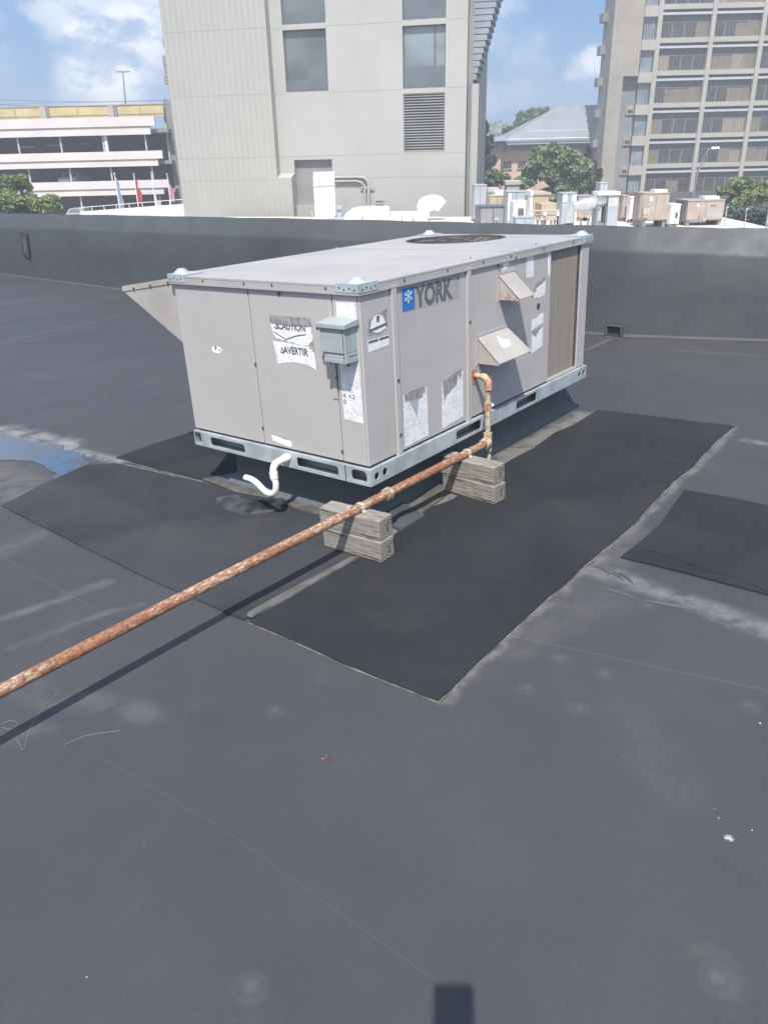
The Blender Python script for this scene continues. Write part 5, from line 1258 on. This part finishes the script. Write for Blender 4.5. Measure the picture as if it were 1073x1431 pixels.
# dark hedge behind the posts
g = G(); a, b = WP(1000, 286, 56), WP(1110, 300, 56); rnd = random.Random(3); V, Fc = [], []
for _ in range(7000):
    p = Vector((rnd.uniform(a.x, b.x+2), 56+rnd.uniform(-1, 1), rnd.uniform(ZG, a.z-.25+rnd.uniform(-.35, .2)))); s_ = .2*rnd.uniform(.6, 1.3); u = Vector((rnd.gauss(0, 1), rnd.gauss(0, 1), rnd.gauss(0, 1))).normalized(); v = u.orthogonal().normalized(); i0 = len(V)
    V += [p-u*s_, p-v*s_*.6, p+u*s_, p+v*s_*.6]; Fc.append((i0, i0+1, i0+2, i0+3))
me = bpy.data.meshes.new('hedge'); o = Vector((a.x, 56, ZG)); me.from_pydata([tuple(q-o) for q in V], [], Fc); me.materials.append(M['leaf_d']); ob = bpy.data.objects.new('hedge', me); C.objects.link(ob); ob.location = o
tag(ob, 'dark hedge behind the steel posts at the right', 'hedge')
# far tree line closing the horizon
V, Fc = [], []
for _ in range(16000):
    x = rnd.uniform(-260, 330); p = Vector((x, 300+rnd.uniform(-6, 6), rnd.uniform(ZG, 6+2.5*sin(x*.06)+1.5*sin(x*.17)+rnd.uniform(-1, 1)))); s_ = 1.1*rnd.uniform(.6, 1.3); u = Vector((rnd.gauss(0, 1), rnd.gauss(0, .4), rnd.gauss(0, 1))).normalized(); v = u.orthogonal().normalized(); i0 = len(V)
    V += [p-u*s_, p-v*s_*.6, p+u*s_, p+v*s_*.6]; Fc.append((i0, i0+1, i0+2, i0+3))
me = bpy.data.meshes.new('distant_trees'); me.from_pydata([tuple(q) for q in V], [], Fc); me.materials.append(M['leaf_m']); ob = bpy.data.objects.new('distant_trees', me); C.objects.link(ob); tag(ob, 'distant trees along the horizon', 'trees', kind='stuff')

# the air: far things pale a little
g = G(); g.box(-345, 415, -125, 435, ZG-1, 26.5); hz = bpy.data.materials.new('haze_air'); hz.use_nodes = True; nt_ = hz.node_tree
nt_.nodes.remove(nt_.nodes['Principled BSDF']); pv = nt_.nodes.new('ShaderNodeVolumePrincipled'); pv.inputs['Color'].default_value = (.90, .94, 1, 1); pv.inputs['Density'].default_value = .0023
nt_.links.new(pv.outputs[0], nt_.nodes['Material Output'].inputs['Volume']); tag(g.build('haze', hz, None), kind='stuff')

# ================================================================== SKY, SUN, CAMERA
sd = ray(633, 1396, RW).normalized()           # the sun's rays travel this way: the phone's shadow marks it
el = math.asin(-sd.z); az = math.atan2(-sd.x, -sd.y)   # azimuth from +Y, clockwise
w = bpy.data.worlds.new('World'); SC.world = w; w.use_nodes = True; k = NT(w.node_tree); bg = w.node_tree.nodes['Background']
sky = k.n('TexSky', {'sky_type': 'NISHITA', 'sun_disc': False, 'sun_elevation': el, 'sun_rotation': az, 'air_density': 1.3, 'dust_density': 1.6, 'ozone_density': 2.0, 'altitude': 50})
dirv = k.v('NORMALIZE', k.n('TexCoord').outputs['Generated'])
warp = k.v('SUBTRACT', k.n('TexNoise', None, Vector=k.v('MULTIPLY', dirv, (1, 1, 1.3)), Scale=9.0, Detail=9.0, Roughness=.62).outputs[1], (.5, .5, .5))
dw = k.v('ADD', dirv, k.v('SCALE', warp, scale=.10))
tex = k.mr(k.noise(k.v('MULTIPLY', dirv, (1, 1, 1.6)), 16, 9, .6), .34, .64)
mask = None
for x, y, r_, amt in [(105, 28, .055, .60), (175, 60, .060, .85), (140, 88, .060, .95), (190, 22, .070, .65), (100, 100, .030, .6), (60, 55, .03, .12), (700, 35, .030, .35), (735, 95, .035, .22), (680, 130, .03, .2), (828, 90, .020, .75), (815, 100, .02, .4), (860, 30, .02, .1), (-250, -80, .16, .8), (1300, -100, .2, .7), (400, -500, .25, .7)]:
    c = ray(x, y, RW).normalized()
    d = k.v('DISTANCE', dw, tuple(c)); s_ = k.m('MULTIPLY', k.mr(d, r_*.35, r_*1.15, 1, 0), amt)
    mask = s_ if mask is None else k.m('MAXIMUM', mask, s_)
mask = k.m('MULTIPLY', mask, k.mr(tex, 0, .9, .25, 1.0))
z = k.n('SeparateXYZ', None, Vector=dirv).outputs[2]
vail = k.mr(z, -.02, .50, .36, .10)
grad = k.mix(k.mr(z, .0, .45), (1.2, 2.9, 5.3), (.45, 1.7, 4.8))
skyc = k.mix(.90, sky.outputs[0], grad)
toward = k.v('DOT_PRODUCT', dirv, tuple(-sd))     # glow added round the sun, behind the camera, to lift the fill light
col = k.mix(mask, skyc, (8.6, 8.7, 8.8))
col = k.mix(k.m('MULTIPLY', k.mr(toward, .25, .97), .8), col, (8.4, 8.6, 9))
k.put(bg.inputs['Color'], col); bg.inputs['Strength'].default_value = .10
sl_ = bpy.data.lights.new('sun', 'SUN'); sl_.energy = 4.1; sl_.angle = radians(.53); sl_.color = (1, .965, .91)
so = bpy.data.objects.new('sun', sl_); C.objects.link(so); so.rotation_euler = sd.to_track_quat('-Z', 'Y').to_euler(); so.location = (0, -5, 20)

cam = bpy.data.cameras.new('camera'); co = bpy.data.objects.new('camera', cam); C.objects.link(co)
cam.sensor_fit = 'VERTICAL'; cam.sensor_height = 36; cam.lens = F*36/1431; cam.clip_start = .02; cam.clip_end = 5000
B = RW.transposed()
Mx = Matrix((B.col[0], -B.col[1], -B.col[2])).transposed().to_4x4(); Mx.translation = CAM
co.matrix_world = Mx; SC.camera = co
SC.view_settings.view_transform = 'Standard'; SC.view_settings.look = 'None'; SC.view_settings.exposure = 0.55; SC.view_settings.gamma = 1
